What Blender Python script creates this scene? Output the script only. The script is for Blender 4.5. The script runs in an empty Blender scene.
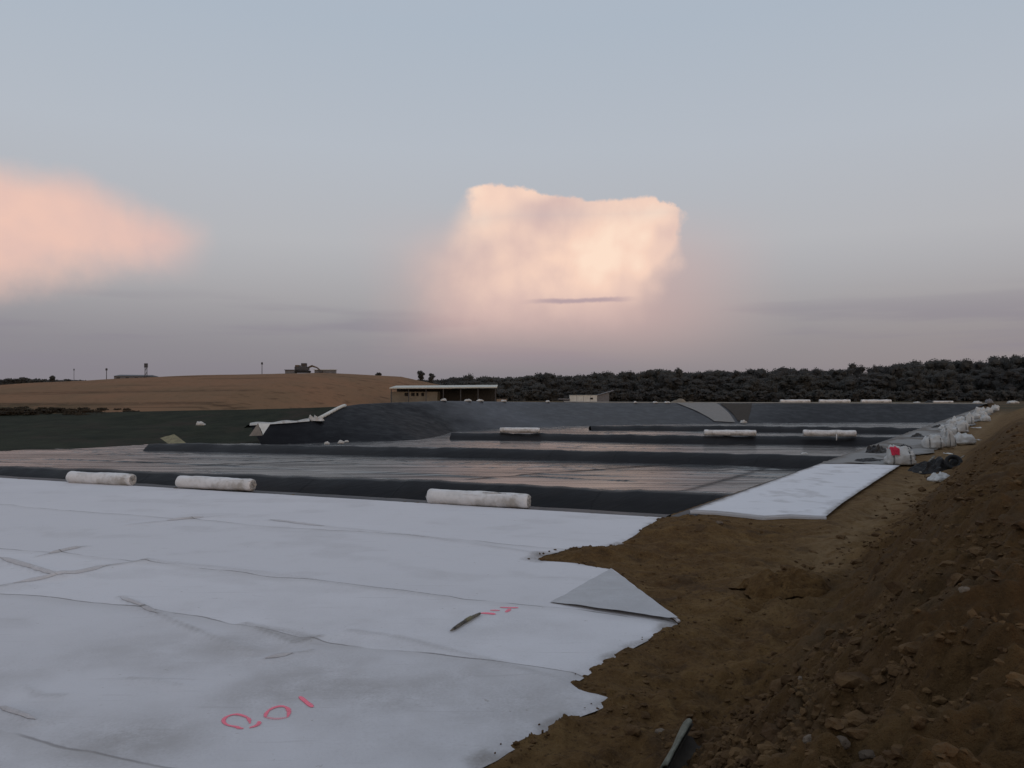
import bpy, bmesh, math, random
import numpy as np
from mathutils import Vector, Matrix, noise as mnoise

random.seed(7)
RNG = np.random.default_rng(11)
scene = bpy.context.scene
col = scene.collection
R = math.radians

# ------------------------------------------------------------------ survey
CAM_H, F, CX, HY = 4.5, 780.0, 512.0, 390.0
def at(px, py, z=0.0):
    Y = (CAM_H - z) * F / (py - HY)
    return np.array([(px - CX) / F * Y, Y, z])
def atd(px, py, Y):
    return np.array([(px - CX) / F * Y, Y, CAM_H - (py - HY) / F * Y])

# ------------------------------------------------------------------ noise
_perm = RNG.permutation(512)
def _hash(ix, iy, seed):
    return _perm[(_perm[(_perm[ix & 511] + iy) & 511] + seed) & 511] / 511.0
def vnoise(x, y, seed=0):
    x = np.asarray(x, float); y = np.asarray(y, float)
    ix = np.floor(x).astype(int); iy = np.floor(y).astype(int)
    fx = x - ix; fy = y - iy
    fx = fx * fx * fx * (fx * (fx * 6 - 15) + 10); fy = fy * fy * fy * (fy * (fy * 6 - 15) + 10)
    a = _hash(ix, iy, seed); b = _hash(ix + 1, iy, seed)
    c = _hash(ix, iy + 1, seed); d = _hash(ix + 1, iy + 1, seed)
    return (a + (b - a) * fx) * (1 - fy) + (c + (d - c) * fx) * fy - 0.5
def fbm(x, y, octv=4, seed=0, gain=0.5):
    x = np.asarray(x, float); y = np.asarray(y, float)
    s = 0; a = 1.0
    for i in range(octv):
        ca, sa = math.cos(0.7 * i), math.sin(0.7 * i)
        s = s + a * vnoise((x * ca - y * sa) * 2 ** i + 17.3 * i, (x * sa + y * ca) * 2 ** i + 5.1 * i, seed + i)
        a *= gain
    return s
def sstep(a, b, x):
    t = np.clip((np.asarray(x, float) - a) / (b - a), 0, 1)
    return t * t * (3 - 2 * t)

def poly_sd(px, py, poly):
    """signed distance to a polygon, positive inside, and nearest boundary point"""
    px = np.asarray(px, float); py = np.asarray(py, float)
    A = np.array(poly); m = (px > A[:, 0].min() - 3) & (px < A[:, 0].max() + 3) & (py > A[:, 1].min() - 3) & (py < A[:, 1].max() + 3)
    if px.ndim and not m.all() and px.size > 50:
        D = np.full(px.shape, -3.0); NX = px.copy(); NY = py.copy()
        if m.any():
            D[m], NX[m], NY[m] = poly_sd_core(px[m], py[m], poly)
        return D, NX, NY
    return poly_sd_core(px, py, poly)
def poly_sd_core(px, py, poly):
    best = np.full(px.shape, 1e18); nx = np.zeros(px.shape); ny = np.zeros(px.shape)
    ins = np.zeros(px.shape, bool)
    n = len(poly)
    for i in range(n):
        x0, y0 = poly[i]; x1, y1 = poly[(i + 1) % n]
        dx, dy = x1 - x0, y1 - y0
        t = np.clip(((px - x0) * dx + (py - y0) * dy) / (dx * dx + dy * dy + 1e-12), 0, 1)
        qx = x0 + t * dx; qy = y0 + t * dy
        d = (px - qx) ** 2 + (py - qy) ** 2
        m = d < best
        best = np.where(m, d, best); nx = np.where(m, qx, nx); ny = np.where(m, qy, ny)
        if y0 != y1:
            c = ((y0 > py) != (y1 > py)) & (px < (x1 - x0) * (py - y0) / (y1 - y0) + x0)
            ins ^= c
    return np.where(ins, 1, -1) * np.sqrt(best), nx, ny
def line_dist(px, py, pts):
    best = np.full(np.shape(px), 1e18)
    for (x0, y0), (x1, y1) in zip(pts[:-1], pts[1:]):
        dx, dy = x1 - x0, y1 - y0
        t = np.clip(((px - x0) * dx + (py - y0) * dy) / (dx * dx + dy * dy + 1e-12), 0, 1)
        best = np.minimum(best, (px - x0 - t * dx) ** 2 + (py - y0 - t * dy) ** 2)
    return np.sqrt(best)

# ------------------------------------------------------------------ object helpers
def tag(o, label=None, cat=None, group=None, kind=None):
    if label: o['label'] = label
    if cat: o['category'] = cat
    if group: o['group'] = group
    if kind: o['kind'] = kind
    return o
def empty(name, loc, rz=0.0):
    o = bpy.data.objects.new(name, None); col.objects.link(o)
    o.location = loc; o.rotation_euler = (0, 0, rz); o.empty_display_size = 0.3
    return o
def mesh_obj(name, verts, faces, mat, parent=None, smooth=True, attrs=None):
    me = bpy.data.meshes.new(name)
    me.from_pydata([tuple(map(float, v)) for v in verts], [], [tuple(int(i) for i in f) for f in faces])
    if attrs:
        for k, a in attrs.items():
            at_ = me.attributes.new(k, 'FLOAT', 'POINT')
            at_.data.foreach_set('value', np.asarray(a, np.float32))
    if smooth:
        me.polygons.foreach_set('use_smooth', [True] * len(me.polygons))
    me.update()
    o = bpy.data.objects.new(name, me); col.objects.link(o)
    if mat: me.materials.append(mat)
    if parent: o.parent = parent
    return o
def bm_obj(name, bm, mat, parent=None, smooth=False):
    bmesh.ops.recalc_face_normals(bm, faces=bm.faces)
    me = bpy.data.meshes.new(name); bm.to_mesh(me); bm.free()
    if smooth: me.polygons.foreach_set('use_smooth', [True] * len(me.polygons))
    o = bpy.data.objects.new(name, me); col.objects.link(o)
    if mat: me.materials.append(mat)
    if parent: o.parent = parent
    return o
def box(bm, c, s, bev=0.0, rot=None):
    r = bmesh.ops.create_cube(bm, size=1.0)
    vs = r['verts']
    bmesh.ops.scale(bm, vec=s, verts=vs)
    if bev > 0:
        es = list({e for v in vs for e in v.link_edges})
        rr = bmesh.ops.bevel(bm, geom=es, offset=bev, segments=2, affect='EDGES', profile=0.5)
        vs = [v for v in rr['verts']] if rr['verts'] else vs
        vs = list({v for f in rr['faces'] for v in f.verts} | set(v for v in vs if v.is_valid))
        # gather whole island
        seen = set(vs); st = list(vs)
        while st:
            v = st.pop()
            for e in v.link_edges:
                w = e.other_vert(v)
                if w not in seen: seen.add(w); st.append(w)
        vs = list(seen)
    if rot is not None: bmesh.ops.rotate(bm, cent=(0, 0, 0), matrix=rot, verts=vs)
    bmesh.ops.translate(bm, vec=c, verts=vs)
    return vs
def tube(pts, rad, n=8, caps=True):
    """verts, faces of a tube along pts; rad scalar or list"""
    pts = [Vector(p) for p in pts]
    V, Fs = [], []
    for i, p in enumerate(pts):
        d = (pts[min(i + 1, len(pts) - 1)] - pts[max(i - 1, 0)]).normalized()
        up = Vector((0, 0, 1)) if abs(d.z) < 0.9 else Vector((1, 0, 0))
        a = d.cross(up).normalized(); b = a.cross(d).normalized()
        r = rad[i] if isinstance(rad, (list, tuple)) else rad
        for k in range(n):
            t = 2 * math.pi * k / n
            V.append(p + a * (r * math.cos(t)) + b * (r * math.sin(t)))
    for i in range(len(pts) - 1):
        for k in range(n):
            Fs.append((i * n + k, i * n + (k + 1) % n, (i + 1) * n + (k + 1) % n, (i + 1) * n + k))
    if caps:
        Fs.append(tuple(range(n - 1, -1, -1))); Fs.append(tuple((len(pts) - 1) * n + k for k in range(n)))
    return V, Fs
def grid_faces(nr, nc):
    i = np.arange((nr - 1) * (nc - 1)); r = i // (nc - 1); c = i % (nc - 1)
    a = r * nc + c
    return np.stack([a, a + 1, a + nc + 1, a + nc], 1)

A_R = at(665, 518); A_L = at(0, 478); A_DIR = (A_L - A_R)[:2] / np.linalg.norm((A_L - A_R)[:2])
# ------------------------------------------------------------------ materials
class NT:
    def __init__(s, nt): s.nt = nt
    def n(s, t, **kw):
        x = s.nt.nodes.new(t)
        for k, v in kw.items(): setattr(x, k, v)
        return x
    def link(s, a, b): s.nt.links.new(a, b)
    def set(s, sock, v):
        if isinstance(v, bpy.types.NodeSocket): s.link(v, sock)
        elif v is not None: sock.default_value = v
    def m(s, op, a, b=None, c=None, clamp=False):
        x = s.n('ShaderNodeMath', operation=op); x.use_clamp = clamp
        s.set(x.inputs[0], a)
        if b is not None: s.set(x.inputs[1], b)
        if c is not None: s.set(x.inputs[2], c)
        return x.outputs[0]
    def ss(s, a, b, x):
        """smoothstep a..b (b may be below a)"""
        inv = False
        if not isinstance(a, bpy.types.NodeSocket) and not isinstance(b, bpy.types.NodeSocket) and b < a:
            a, b = b, a; inv = True
        mr = s.n('ShaderNodeMapRange', interpolation_type='SMOOTHSTEP')
        s.set(mr.inputs[0], x); s.set(mr.inputs[1], a); s.set(mr.inputs[2], b)
        mr.inputs[3].default_value = 1.0 if inv else 0.0
        mr.inputs[4].default_value = 0.0 if inv else 1.0
        return mr.outputs[0]
    def mix(s, f, a, b, blend='MIX'):
        x = s.n('ShaderNodeMix', data_type='RGBA', blend_type=blend)
        s.set(x.inputs[0], f); s.set(x.inputs[6], a); s.set(x.inputs[7], b)
        return x.outputs[2]
    def noise(s, vec, scale, detail=4.0, rough=0.55, dist=0.0):
        x = s.n('ShaderNodeTexNoise')
        if vec is not None: s.link(vec, x.inputs['Vector'])
        x.inputs['Scale'].default_value = scale; x.inputs['Detail'].default_value = detail
        x.inputs['Roughness'].default_value = rough; x.inputs['Distortion'].default_value = dist
        return x.outputs[0]
    def map(s, vec, scale=(1, 1, 1), rot=(0, 0, 0), loc=(0, 0, 0)):
        x = s.n('ShaderNodeMapping'); s.link(vec, x.inputs[0])
        x.inputs['Scale'].default_value = scale; x.inputs['Rotation'].default_value = rot; x.inputs['Location'].default_value = loc
        return x.outputs[0]
    def ramp(s, f, stops):
        x = s.n('ShaderNodeValToRGB'); s.link(f, x.inputs[0])
        e = x.color_ramp.elements
        while len(e) < len(stops): e.new(0.5)
        for q, (p, c) in zip(e, stops):
            q.position = p; q.color = tuple(c) + ((1,) if len(c) == 3 else ())
        return x.outputs[0]
    def bump(s, h, strength=0.5, dist=0.05, prev=None):
        x = s.n('ShaderNodeBump'); s.link(h, x.inputs['Height'])
        x.inputs['Strength'].default_value = strength; x.inputs['Distance'].default_value = dist
        if prev is not None: s.link(prev, x.inputs['Normal'])
        return x.outputs[0]
    def attr(s, name):
        x = s.n('ShaderNodeAttribute', attribute_name=name); return x.outputs['Fac']

def srgb(r, g, b):
    f = lambda c: (c / 12.92 if c <= 0.04045 else ((c + 0.055) / 1.055) ** 2.4)
    return (f(r / 255), f(g / 255), f(b / 255), 1.0)
def rgba(r, g, b): return (r, g, b, 1.0)
def new_mat(name):
    m = bpy.data.materials.new(name); m.use_nodes = True
    nt = m.node_tree; T = NT(nt); b = nt.nodes['Principled BSDF']
    geo = T.n('ShaderNodeNewGeometry').outputs['Position']
    obj = T.n('ShaderNodeTexCoord').outputs['Object']
    return m, T, b, geo, obj

def simple(name, c1, c2, scale=3.0, rough=0.9, bump=0.3, bdist=0.02, spec=0.3, space='obj', dirt=None):
    m, T, b, geo, obj = new_mat(name)
    v = obj if space == 'obj' else geo
    n1 = T.noise(v, scale, 6, 0.6)
    c = T.mix(T.ss(0.35, 0.68, n1), rgba(*c1), rgba(*c2))
    if dirt:
        n2 = T.noise(v, scale * 0.4, 5, 0.65)
        c = T.mix(T.ss(0.5, 0.72, n2), c, rgba(*dirt))
    T.link(c, b.inputs['Base Color']); b.inputs['Roughness'].default_value = rough
    b.inputs['Specular IOR Level'].default_value = spec
    if bump: T.link(T.bump(T.noise(v, scale * 4, 5, 0.6), bump, bdist), b.inputs['Normal'])
    return m

# dirt ---------------------------------------------------------------
def mat_dirt():
    m, T, b, geo, obj = new_mat('dirt')
    n1 = T.noise(geo, 0.35, 6, 0.6); n2 = T.noise(geo, 2.2, 7, 0.65); n3 = T.noise(geo, 14.0, 6, 0.7)
    c = T.mix(T.ss(0.3, 0.72, n1), rgba(0.096, 0.053, 0.022), rgba(0.146, 0.086, 0.035))
    c = T.mix(T.ss(0.42, 0.7, n2), c, rgba(0.155, 0.092, 0.037))
    n4 = T.noise(geo, 0.8, 5, 0.6, 0.4)
    c = T.mix(T.m('MULTIPLY', T.ss(0.54, 0.68, n4), 0.6), c, rgba(0.20, 0.124, 0.052))  # ochre and dark patches paint in highlights and shading of the relief
    c = T.mix(T.m('MULTIPLY', T.ss(0.46, 0.34, n4), 0.65), c, rgba(0.06, 0.036, 0.020))
    c = T.mix(T.m('MULTIPLY', T.ss(0.52, 0.75, n3), 0.55), c, rgba(0.195, 0.132, 0.066))
    c = T.mix(T.m('MULTIPLY', T.ss(0.5, 0.28, n3), 0.75), c, rgba(0.032, 0.020, 0.012))
    # sandy wheel track (surface colour, from the survey attribute)
    c = T.mix(T.m('MULTIPLY', T.attr('sandy'), T.ss(0.3, 0.6, n2)), c, rgba(0.21, 0.142, 0.075))
    # darker, wetter spoil on the bank
    c = T.mix(T.m('MULTIPLY', T.attr('spoil'), 0.5), c, rgba(0.068, 0.040, 0.019))
    c = T.mix(T.m('MULTIPLY', T.m('MULTIPLY', T.attr('spoil'), T.ss(0.5, 0.66, T.noise(geo, 0.9, 5, 0.6))), 0.7), c, rgba(0.092, 0.062, 0.036))
    # far land behind the basin
    c = T.mix(T.attr('farland'), c, T.mix(T.ss(0.4, 0.6, T.noise(geo, 0.05, 5, 0.6)), rgba(0.055, 0.048, 0.028), rgba(0.09, 0.062, 0.036)))
    T.link(c, b.inputs['Base Color'])
    b.inputs['Roughness'].default_value = 1.0; b.inputs['Specular IOR Level'].default_value = 0.1
    h = T.m('ADD', T.m('MULTIPLY', n2, 0.6), T.m('MULTIPLY', n3, 0.5))
    h = T.m('ADD', h, T.m('MULTIPLY', T.noise(geo, 45.0, 4, 0.7), 0.18))
    T.link(T.bump(h, 1.0, 0.12), b.inputs['Normal'])
    return m
# geotextile ---------------------------------------------------------
def mat_geotextile(name='geotextile', base=(0.635, 0.622, 0.632), grey=0.0, panels=False):
    m, T, b, geo, obj = new_mat(name)
    n1 = T.noise(geo, 0.22, 6, 0.62); n2 = T.noise(geo, 1.3, 6, 0.65); n3 = T.noise(geo, 22.0, 4, 0.6)
    bb = tuple(x * (1 - grey) for x in base)
    c = T.mix(T.ss(0.35, 0.65, n1), rgba(*[x * 0.96 for x in bb]), rgba(*bb))
    if panels:
        sp = T.n('ShaderNodeSeparateXYZ'); T.link(geo, sp.inputs[0])
        q = T.m('ADD', T.m('MULTIPLY', T.m('SUBTRACT', sp.outputs[0], 5.4), -abs(A_DIR[1])), T.m('MULTIPLY', T.m('SUBTRACT', sp.outputs[1], 27.4), -abs(A_DIR[0])))
        q = T.m('ADD', q, T.m('ADD', T.m('MULTIPLY', T.m('SUBTRACT', T.noise(geo, 0.16, 2, 0.5), 0.5), 1.6), T.m('MULTIPLY', T.m('SUBTRACT', n2, 0.5), 0.10)))
        tones = [(6.6, 0.965), (12.3, 1.015), (15.7, 0.945), (20.3, 0.985)]
        for (qq, tn) in tones:
            c = T.mix(T.m('GREATER_THAN', q, qq), c, rgba(*[x * tn for x in bb]))
        for (qq, tn), k in zip(tones, (0.7, 0.8, 0.8, 0.6)):
            dq = T.m('SUBTRACT', q, qq)
            brk = T.ss(0.36, 0.54, T.noise(geo, 0.55, 3, 0.55))
            c = T.mix(T.m('MULTIPLY', T.m('MULTIPLY', T.ss(0.035, 0.008, T.m('ABSOLUTE', dq)), brk), k), c, rgba(0.16, 0.15, 0.145))
            c = T.mix(T.m('MULTIPLY', T.m('MULTIPLY', T.ss(0.45, 0.0, dq), T.m('GREATER_THAN', dq, 0.0)), 0.24), c, rgba(0.38, 0.36, 0.345))  # lap shadow painted in with dirt as a one-sided gradient
    c = T.mix(T.m('MULTIPLY', T.ss(0.54, 0.74, n2), 0.14), c, rgba(bb[0] * 0.72, bb[1] * 0.7, bb[2] * 0.66))
    c = T.mix(T.m('MULTIPLY', T.ss(0.5, 0.72, n3), 0.16), c, rgba(bb[0] * 0.7, bb[1] * 0.68, bb[2] * 0.66))
    # thin drag lines and scuffs
    st = T.noise(T.map(geo, (0.5, 9.0, 1), (0, 0, R(-23))), 1.0, 4, 0.55, 0.3)
    c = T.mix(T.m('MULTIPLY', T.ss(0.62, 0.70, st), 0.22), c, rgba(bb[0] * 0.6, bb[1] * 0.58, bb[2] * 0.56))
    sc = T.noise(T.map(geo, (1.0, 6.0, 1), (0, 0, R(38))), 1.3, 4, 0.6, 0.5)
    c = T.mix(T.m('MULTIPLY', T.ss(0.66, 0.74, sc), 0.35), c, rgba(0.30, 0.275, 0.25))
    specks = T.noise(geo, 7.0, 3, 0.6)
    c = T.mix(T.m('MULTIPLY', T.ss(0.70, 0.76, specks), 0.45), c, rgba(0.26, 0.22, 0.18))
    d = T.attr('dirt')
    dm = T.m('MULTIPLY', d, T.ss(0.2, 0.62, T.m('ADD', T.m('MULTIPLY', n2, 0.7), T.m('MULTIPLY', n3, 0.3))), clamp=True)
    c = T.mix(dm, c, rgba(0.19, 0.165, 0.14) if bb[0] > 0.4 else rgba(0.115, 0.098, 0.08))
    T.link(c, b.inputs['Base Color']); b.inputs['Roughness'].default_value = 0.95
    b.inputs['Specular IOR Level'].default_value = 0.15
    bn = T.bump(T.noise(geo, 4.0, 6, 0.65), 0.3, 0.02)
    T.link(T.bump(T.noise(geo, 60.0, 3, 0.6), 0.25, 0.01, bn), b.inputs['Normal'])
    return m
# liner --------------------------------------------------------------
def mat_liner(name, base=0.018, rough=(0.22, 0.5), dust=0.25, wrinkle=0.5, wscale=(0.35, 2.2, 1), spec=0.5, dustcol=(0.13, 0.115, 0.105), streaks=False, slope_shade=False):
    m, T, b, geo, obj = new_mat(name)
    st = T.noise(T.map(geo, wscale, (0, 0, R(-14))), 1.0, 6, 0.6, 0.4)
    n1 = T.noise(geo, 0.12, 6, 0.6); n2 = T.noise(geo, 2.5, 5, 0.6)
    seamv = T.map(geo, (1, 1, 1), (0, 0, R(33)))
    sp = T.n('ShaderNodeSeparateXYZ'); T.link(seamv, sp.inputs[0])
    fx = T.m('PINGPONG', T.m('ADD', sp.outputs[0], T.m('MULTIPLY', n1, 3.0)), 3.4)
    seam = T.ss(0.16, 0.0, fx)
    c = T.mix(T.m('MULTIPLY', T.ss(0.4, 0.7, n1), dust), rgba(base, base * 1.0, base * 1.12), rgba(*dustcol))
    c = T.mix(T.m('MULTIPLY', T.ss(0.5, 0.68, st), dust * 0.8), c, rgba(*dustcol))
    c = T.mix(T.m('MULTIPLY', seam, 0.6), c, rgba(base * 0.6, base * 0.6, base * 0.6))
    c = T.mix(T.attr('slope_shade'), c, rgba(base * 0.25, base * 0.25, base * 0.32))  # shade of the slope painted into the liner colour
    if slope_shade: c = T.mix(T.m('MULTIPLY', T.attr('pale'), 0.8), c, rgba(0.075, 0.080, 0.092))  # hazy sheen painted as a lighter bluish-grey patch
    T.link(c, b.inputs['Base Color'])
    mr = T.n('ShaderNodeMapRange'); T.link(T.m('ADD', T.m('MULTIPLY', st, 0.7), T.m('MULTIPLY', n1, 0.3)), mr.inputs[0])
    mr.inputs[1].default_value = 0.35; mr.inputs[2].default_value = 0.65
    mr.inputs[3].default_value = rough[0]; mr.inputs[4].default_value = rough[1]
    T.link(mr.outputs[0], b.inputs['Roughness'])
    b.inputs['Specular IOR Level'].default_value = spec
    if streaks:
        k1 = T.noise(T.map(geo, (0.035, 0.7, 1), (0, 0, R(9))), 1.0, 4, 0.6, 0.1); k2 = T.noise(T.map(geo, (0.05, 2.2, 1), (0, 0, R(14))), 1.0, 4, 0.6, 0.1)
        dk = T.m('MAXIMUM', T.m('MULTIPLY', T.ss(0.50, 0.66, k1), 0.6), T.m('MULTIPLY', T.ss(0.52, 0.60, k2), 0.8))  # dark streaks paint in the shading of the liner wrinkles
        dk = T.m('MAXIMUM', dk, T.attr('crease'))
        df = T.n('ShaderNodeBsdfDiffuse'); df.inputs[0].default_value = (0.022, 0.021, 0.022, 1); mxs = T.n('ShaderNodeMixShader')
        T.link(T.m('MULTIPLY', dk, 0.85), mxs.inputs[0]); T.link(b.outputs[0], mxs.inputs[1]); T.link(df.outputs[0], mxs.inputs[2])
        T.link(mxs.outputs[0], m.node_tree.nodes['Material Output'].inputs[0])
    if slope_shade: T.link(T.m('MULTIPLY', T.m('SUBTRACT', 1.0, T.m('MULTIPLY', T.attr('slope_shade'), 0.8)), spec), b.inputs['Specular IOR Level'])
    h = T.m('ADD', T.m('MULTIPLY', st, 1.0), T.m('MULTIPLY', n2, 0.15))
    h = T.m('ADD', h, T.m('MULTIPLY', seam, 0.25))
    T.link(T.bump(h, wrinkle, 0.12), b.inputs['Normal'])
    return m

M = {}
M['dirt'] = mat_dirt()
M['geo'] = mat_geotextile(panels=True)
M['geo_bright'] = mat_geotextile('geotextile_clean', (0.69, 0.685, 0.70))
M['geo_grey'] = mat_geotextile('geotextile_underside', (0.52, 0.52, 0.53))
M['geo_dusty'] = mat_geotextile('geotextile_dusty', (0.25, 0.245, 0.235))
M['floor'] = mat_liner('basin_liner', 0.014, (0.18, 0.32), 0.25, 0.10, (0.08, 1.2, 1), 0.5, streaks=True)
M['berm'] = mat_liner('berm_liner', 0.009, (0.42, 0.6), 0.06, 0.35, spec=0.16)
M['slope'] = mat_liner('slope_liner', 0.028, (0.5, 0.7), 0.3, 0.4, (0.5, 0.5, 1.5), spec=0.33, dustcol=(0.06, 0.06, 0.06), slope_shade=True)
M['scrap'] = simple('black_scrap', (0.01, 0.01, 0.011), (0.03, 0.028, 0.026), 4, 0.5, 0.5, 0.03)
M['roll'] = simple('roll_wrap', (0.68, 0.67, 0.66), (0.56, 0.55, 0.535), 2.5, 0.6, 0.5, 0.02, 0.4, dirt=(0.36, 0.33, 0.29))
M['roll_end'] = simple('roll_end', (0.50, 0.48, 0.45), (0.2, 0.19, 0.18), 9, 0.8, 0.6, 0.02)
M['bag'] = simple('bag_fabric', (0.52, 0.52, 0.50), (0.40, 0.40, 0.385), 2.0, 0.75, 0.6, 0.04, 0.3, dirt=(0.30, 0.27, 0.235))
M['strap'] = simple('bag_strap', (0.10, 0.10, 0.10), (0.2, 0.2, 0.19), 6, 0.8, 0.2)
M['red'] = simple('red_cloth', (0.55, 0.03, 0.07), (0.40, 0.02, 0.05), 5, 0.8, 0.5, 0.03)
M['stone'] = simple('stone', (0.085, 0.062, 0.043), (0.125, 0.095, 0.068), 9, 0.95, 0.8, 0.02)
M['pale_stone'] = simple('pale_stone', (0.17, 0.135, 0.10), (0.11, 0.08, 0.055), 12, 0.95, 0.8, 0.02)
M['clod'] = simple('clod', (0.062, 0.036, 0.018), (0.125, 0.076, 0.036), 2.3, 1.0, 0.9, 0.05, 0.1, 'geo')
M['wood'] = simple('wood', (0.22, 0.19, 0.14), (0.06, 0.055, 0.05), 7, 0.9, 0.5)
M['white_paint'] = simple('white_paint', (0.62, 0.62, 0.58), (0.52, 0.52, 0.48), 1.2, 0.6, 0.1)
M['cream_wall'] = simple('cream_wall', (0.17, 0.15, 0.12), (0.21, 0.185, 0.145), 0.6, 0.9, 0.2)
M['dark_metal'] = simple('dark_metal', (0.05, 0.05, 0.055), (0.08, 0.08, 0.085), 2, 0.6, 0.1)
M['grey_metal'] = simple('grey_metal', (0.16, 0.16, 0.17), (0.12, 0.12, 0.125), 2, 0.6, 0.1)
M['roof_pale'] = simple('roof_pale', (0.50, 0.50, 0.45), (0.42, 0.43, 0.38), 0.5, 0.6, 0.1)
M['glass'] = simple('dark_glass', (0.012, 0.013, 0.015), (0.02, 0.02, 0.022), 1, 0.1, 0.0, spec=0.5)
M['machine'] = simple('machine_paint', (0.13, 0.09, 0.05), (0.09, 0.065, 0.045), 1.5, 0.6, 0.1)
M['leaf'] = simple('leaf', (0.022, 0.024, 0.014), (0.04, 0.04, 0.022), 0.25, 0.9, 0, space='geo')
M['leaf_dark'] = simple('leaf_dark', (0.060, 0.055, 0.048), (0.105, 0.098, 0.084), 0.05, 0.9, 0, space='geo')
def leafy(name, c1, c2, sc):
    m = simple(name, c1, c2, sc, 0.9, 0, space='geo'); T = NT(m.node_tree); b = m.node_tree.nodes['Principled BSDF']
    tl = T.n('ShaderNodeBsdfTranslucent'); mx = T.n('ShaderNodeMixShader'); mx.inputs[0].default_value = 0.5
    T.link(b.inputs['Base Color'].links[0].from_socket, tl.inputs[0]); T.link(b.outputs[0], mx.inputs[1]); T.link(tl.outputs[0], mx.inputs[2])
    T.link(mx.outputs[0], m.node_tree.nodes['Material Output'].inputs[0]); return m
M['leaf_dark'] = leafy('leaf_far', (0.085, 0.083, 0.080), (0.108, 0.106, 0.096), 0.03)  # leaf tone raised to carry the distant dusk haze
M['leaf_hedge'] = leafy('leaf_hedge', (0.05, 0.042, 0.03), (0.075, 0.058, 0.04), 0.2)
M['bark'] = simple('bark', (0.03, 0.025, 0.02), (0.05, 0.04, 0.03), 3, 0.95, 0.4)
M['grass'] = simple('grass', (0.017, 0.021, 0.014), (0.027, 0.031, 0.02), 0.25, 1.0, 0.8, 0.15, 0.1, 'geo', dirt=(0.036, 0.030, 0.023))
M['olive'] = simple('olive_cloth', (0.24, 0.22, 0.13), (0.17, 0.155, 0.10), 1.5, 0.9, 0.5)
M['tan_cloth'] = simple('tan_cloth', (0.22, 0.19, 0.16), (0.17, 0.15, 0.13), 1.5, 0.9, 0.5)
M['track'] = simple('pale_gravel', (0.26, 0.235, 0.20), (0.19, 0.17, 0.145), 0.5, 1.0, 0.6, 0.05, 0.1, 'geo')
M['pit_rubber'] = simple('black_rubber', (0.01, 0.01, 0.01), (0.02, 0.02, 0.02), 5, 0.7, 0.4)

def mat_hill():
    m, T, b, geo, obj = new_mat('stubble')
    n1 = T.noise(geo, 0.03, 6, 0.6); n2 = T.noise(geo, 0.5, 6, 0.65)
    ln = T.noise(T.map(geo, (0.02, 0.22, 0.9)), 1.0, 4, 0.55)
    c = T.mix(T.ss(0.38, 0.62, n1), rgba(0.19, 0.118, 0.069), rgba(0.225, 0.126, 0.073))
    c = T.mix(T.m('MULTIPLY', T.ss(0.5, 0.72, n2), 0.5), c, rgba(0.10, 0.07, 0.04))
    c = T.mix(T.m('MULTIPLY', T.ss(0.57, 0.68, ln), 0.6), c, rgba(0.07, 0.042, 0.026))
    c = T.mix(T.m('MULTIPLY', T.attr('rut'), T.ss(0.3, 0.5, n2)), c, rgba(0.05, 0.032, 0.02))
    c = T.mix(T.m('MULTIPLY', T.attr('green'), T.ss(0.35, 0.5, T.noise(geo, 0.09, 5, 0.65))), c, rgba(0.028, 0.034, 0.018))
    T.link(c, b.inputs['Base Color']); b.inputs['Roughness'].default_value = 1.0
    b.inputs['Specular IOR Level'].default_value = 0.05
    T.link(T.bump(n2, 0.6, 0.4), b.inputs['Normal'])
    return m
M['hill'] = mat_hill()

def mat_spray():
    m, T, b, geo, obj = new_mat('spray_paint')
    b.inputs['Base Color'].default_value = (0.95, 0.20, 0.27, 1)
    b.inputs['Roughness'].default_value = 0.8
    tr = T.n('ShaderNodeBsdfTransparent'); mx = T.n('ShaderNodeMixShader')
    a = T.m('MULTIPLY', T.attr('cover'), T.ss(0.12, 0.48, T.noise(geo, 16.0, 5, 0.7)), clamp=True)
    T.link(a, mx.inputs[0]); T.link(tr.outputs[0], mx.inputs[1]); T.link(b.outputs[0], mx.inputs[2])
    T.link(mx.outputs[0], m.node_tree.nodes['Material Output'].inputs[0])
    return m
M['spray'] = mat_spray()

# ------------------------------------------------------------------ layout of the basin
P0 = np.array([6.5, 28.5]); U = np.array([0.5525, 0.8335]); V = np.array([0.8335, -0.5525])
def st_of(x, y): return (x - P0[0]) * U[0] + (y - P0[1]) * U[1], (x - P0[0]) * V[0] + (y - P0[1]) * V[1]
def xy_of(s, t): return P0 + U * s + V * t
ZF = -3.0                                     # basin floor

A_L, A_R = at(0, 478), at(665, 518)
A_DIR = (A_L - A_R)[:2] / np.linalg.norm((A_L - A_R)[:2])
A_FAR = A_R[:2] + A_DIR * 75                  # far left end of the near crest
CORNER = A_R[:2].copy()

# crest of far and west embankments, and their toes (x, y, z)
CREST = [atd(250, 425, 108), atd(290, 422.5, 113), atd(318, 420, 118), atd(342, 407, 130), atd(362, 404.2, 136), atd(388, 403, 143),
         atd(440, 401, 156), atd(520, 402, 174), atd(600, 403, 186), atd(680, 403.4, 191), atd(760, 403.5, 193), atd(880, 403.8, 194), atd(985, 404.2, 195)]
TOE = [at(262, 446, ZF), at(285, 444.4, ZF), at(330, 442.5, ZF), at(395, 441, ZF), at(418, 440, ZF), at(440, 436, ZF),
       at(458, 430.5, ZF), at(520, 427.5, ZF), at(600, 425.5, ZF), at(680, 424, ZF), at(740, 423.2, ZF), at(850, 422.6, ZF), at(940, 422.4, ZF)]

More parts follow.
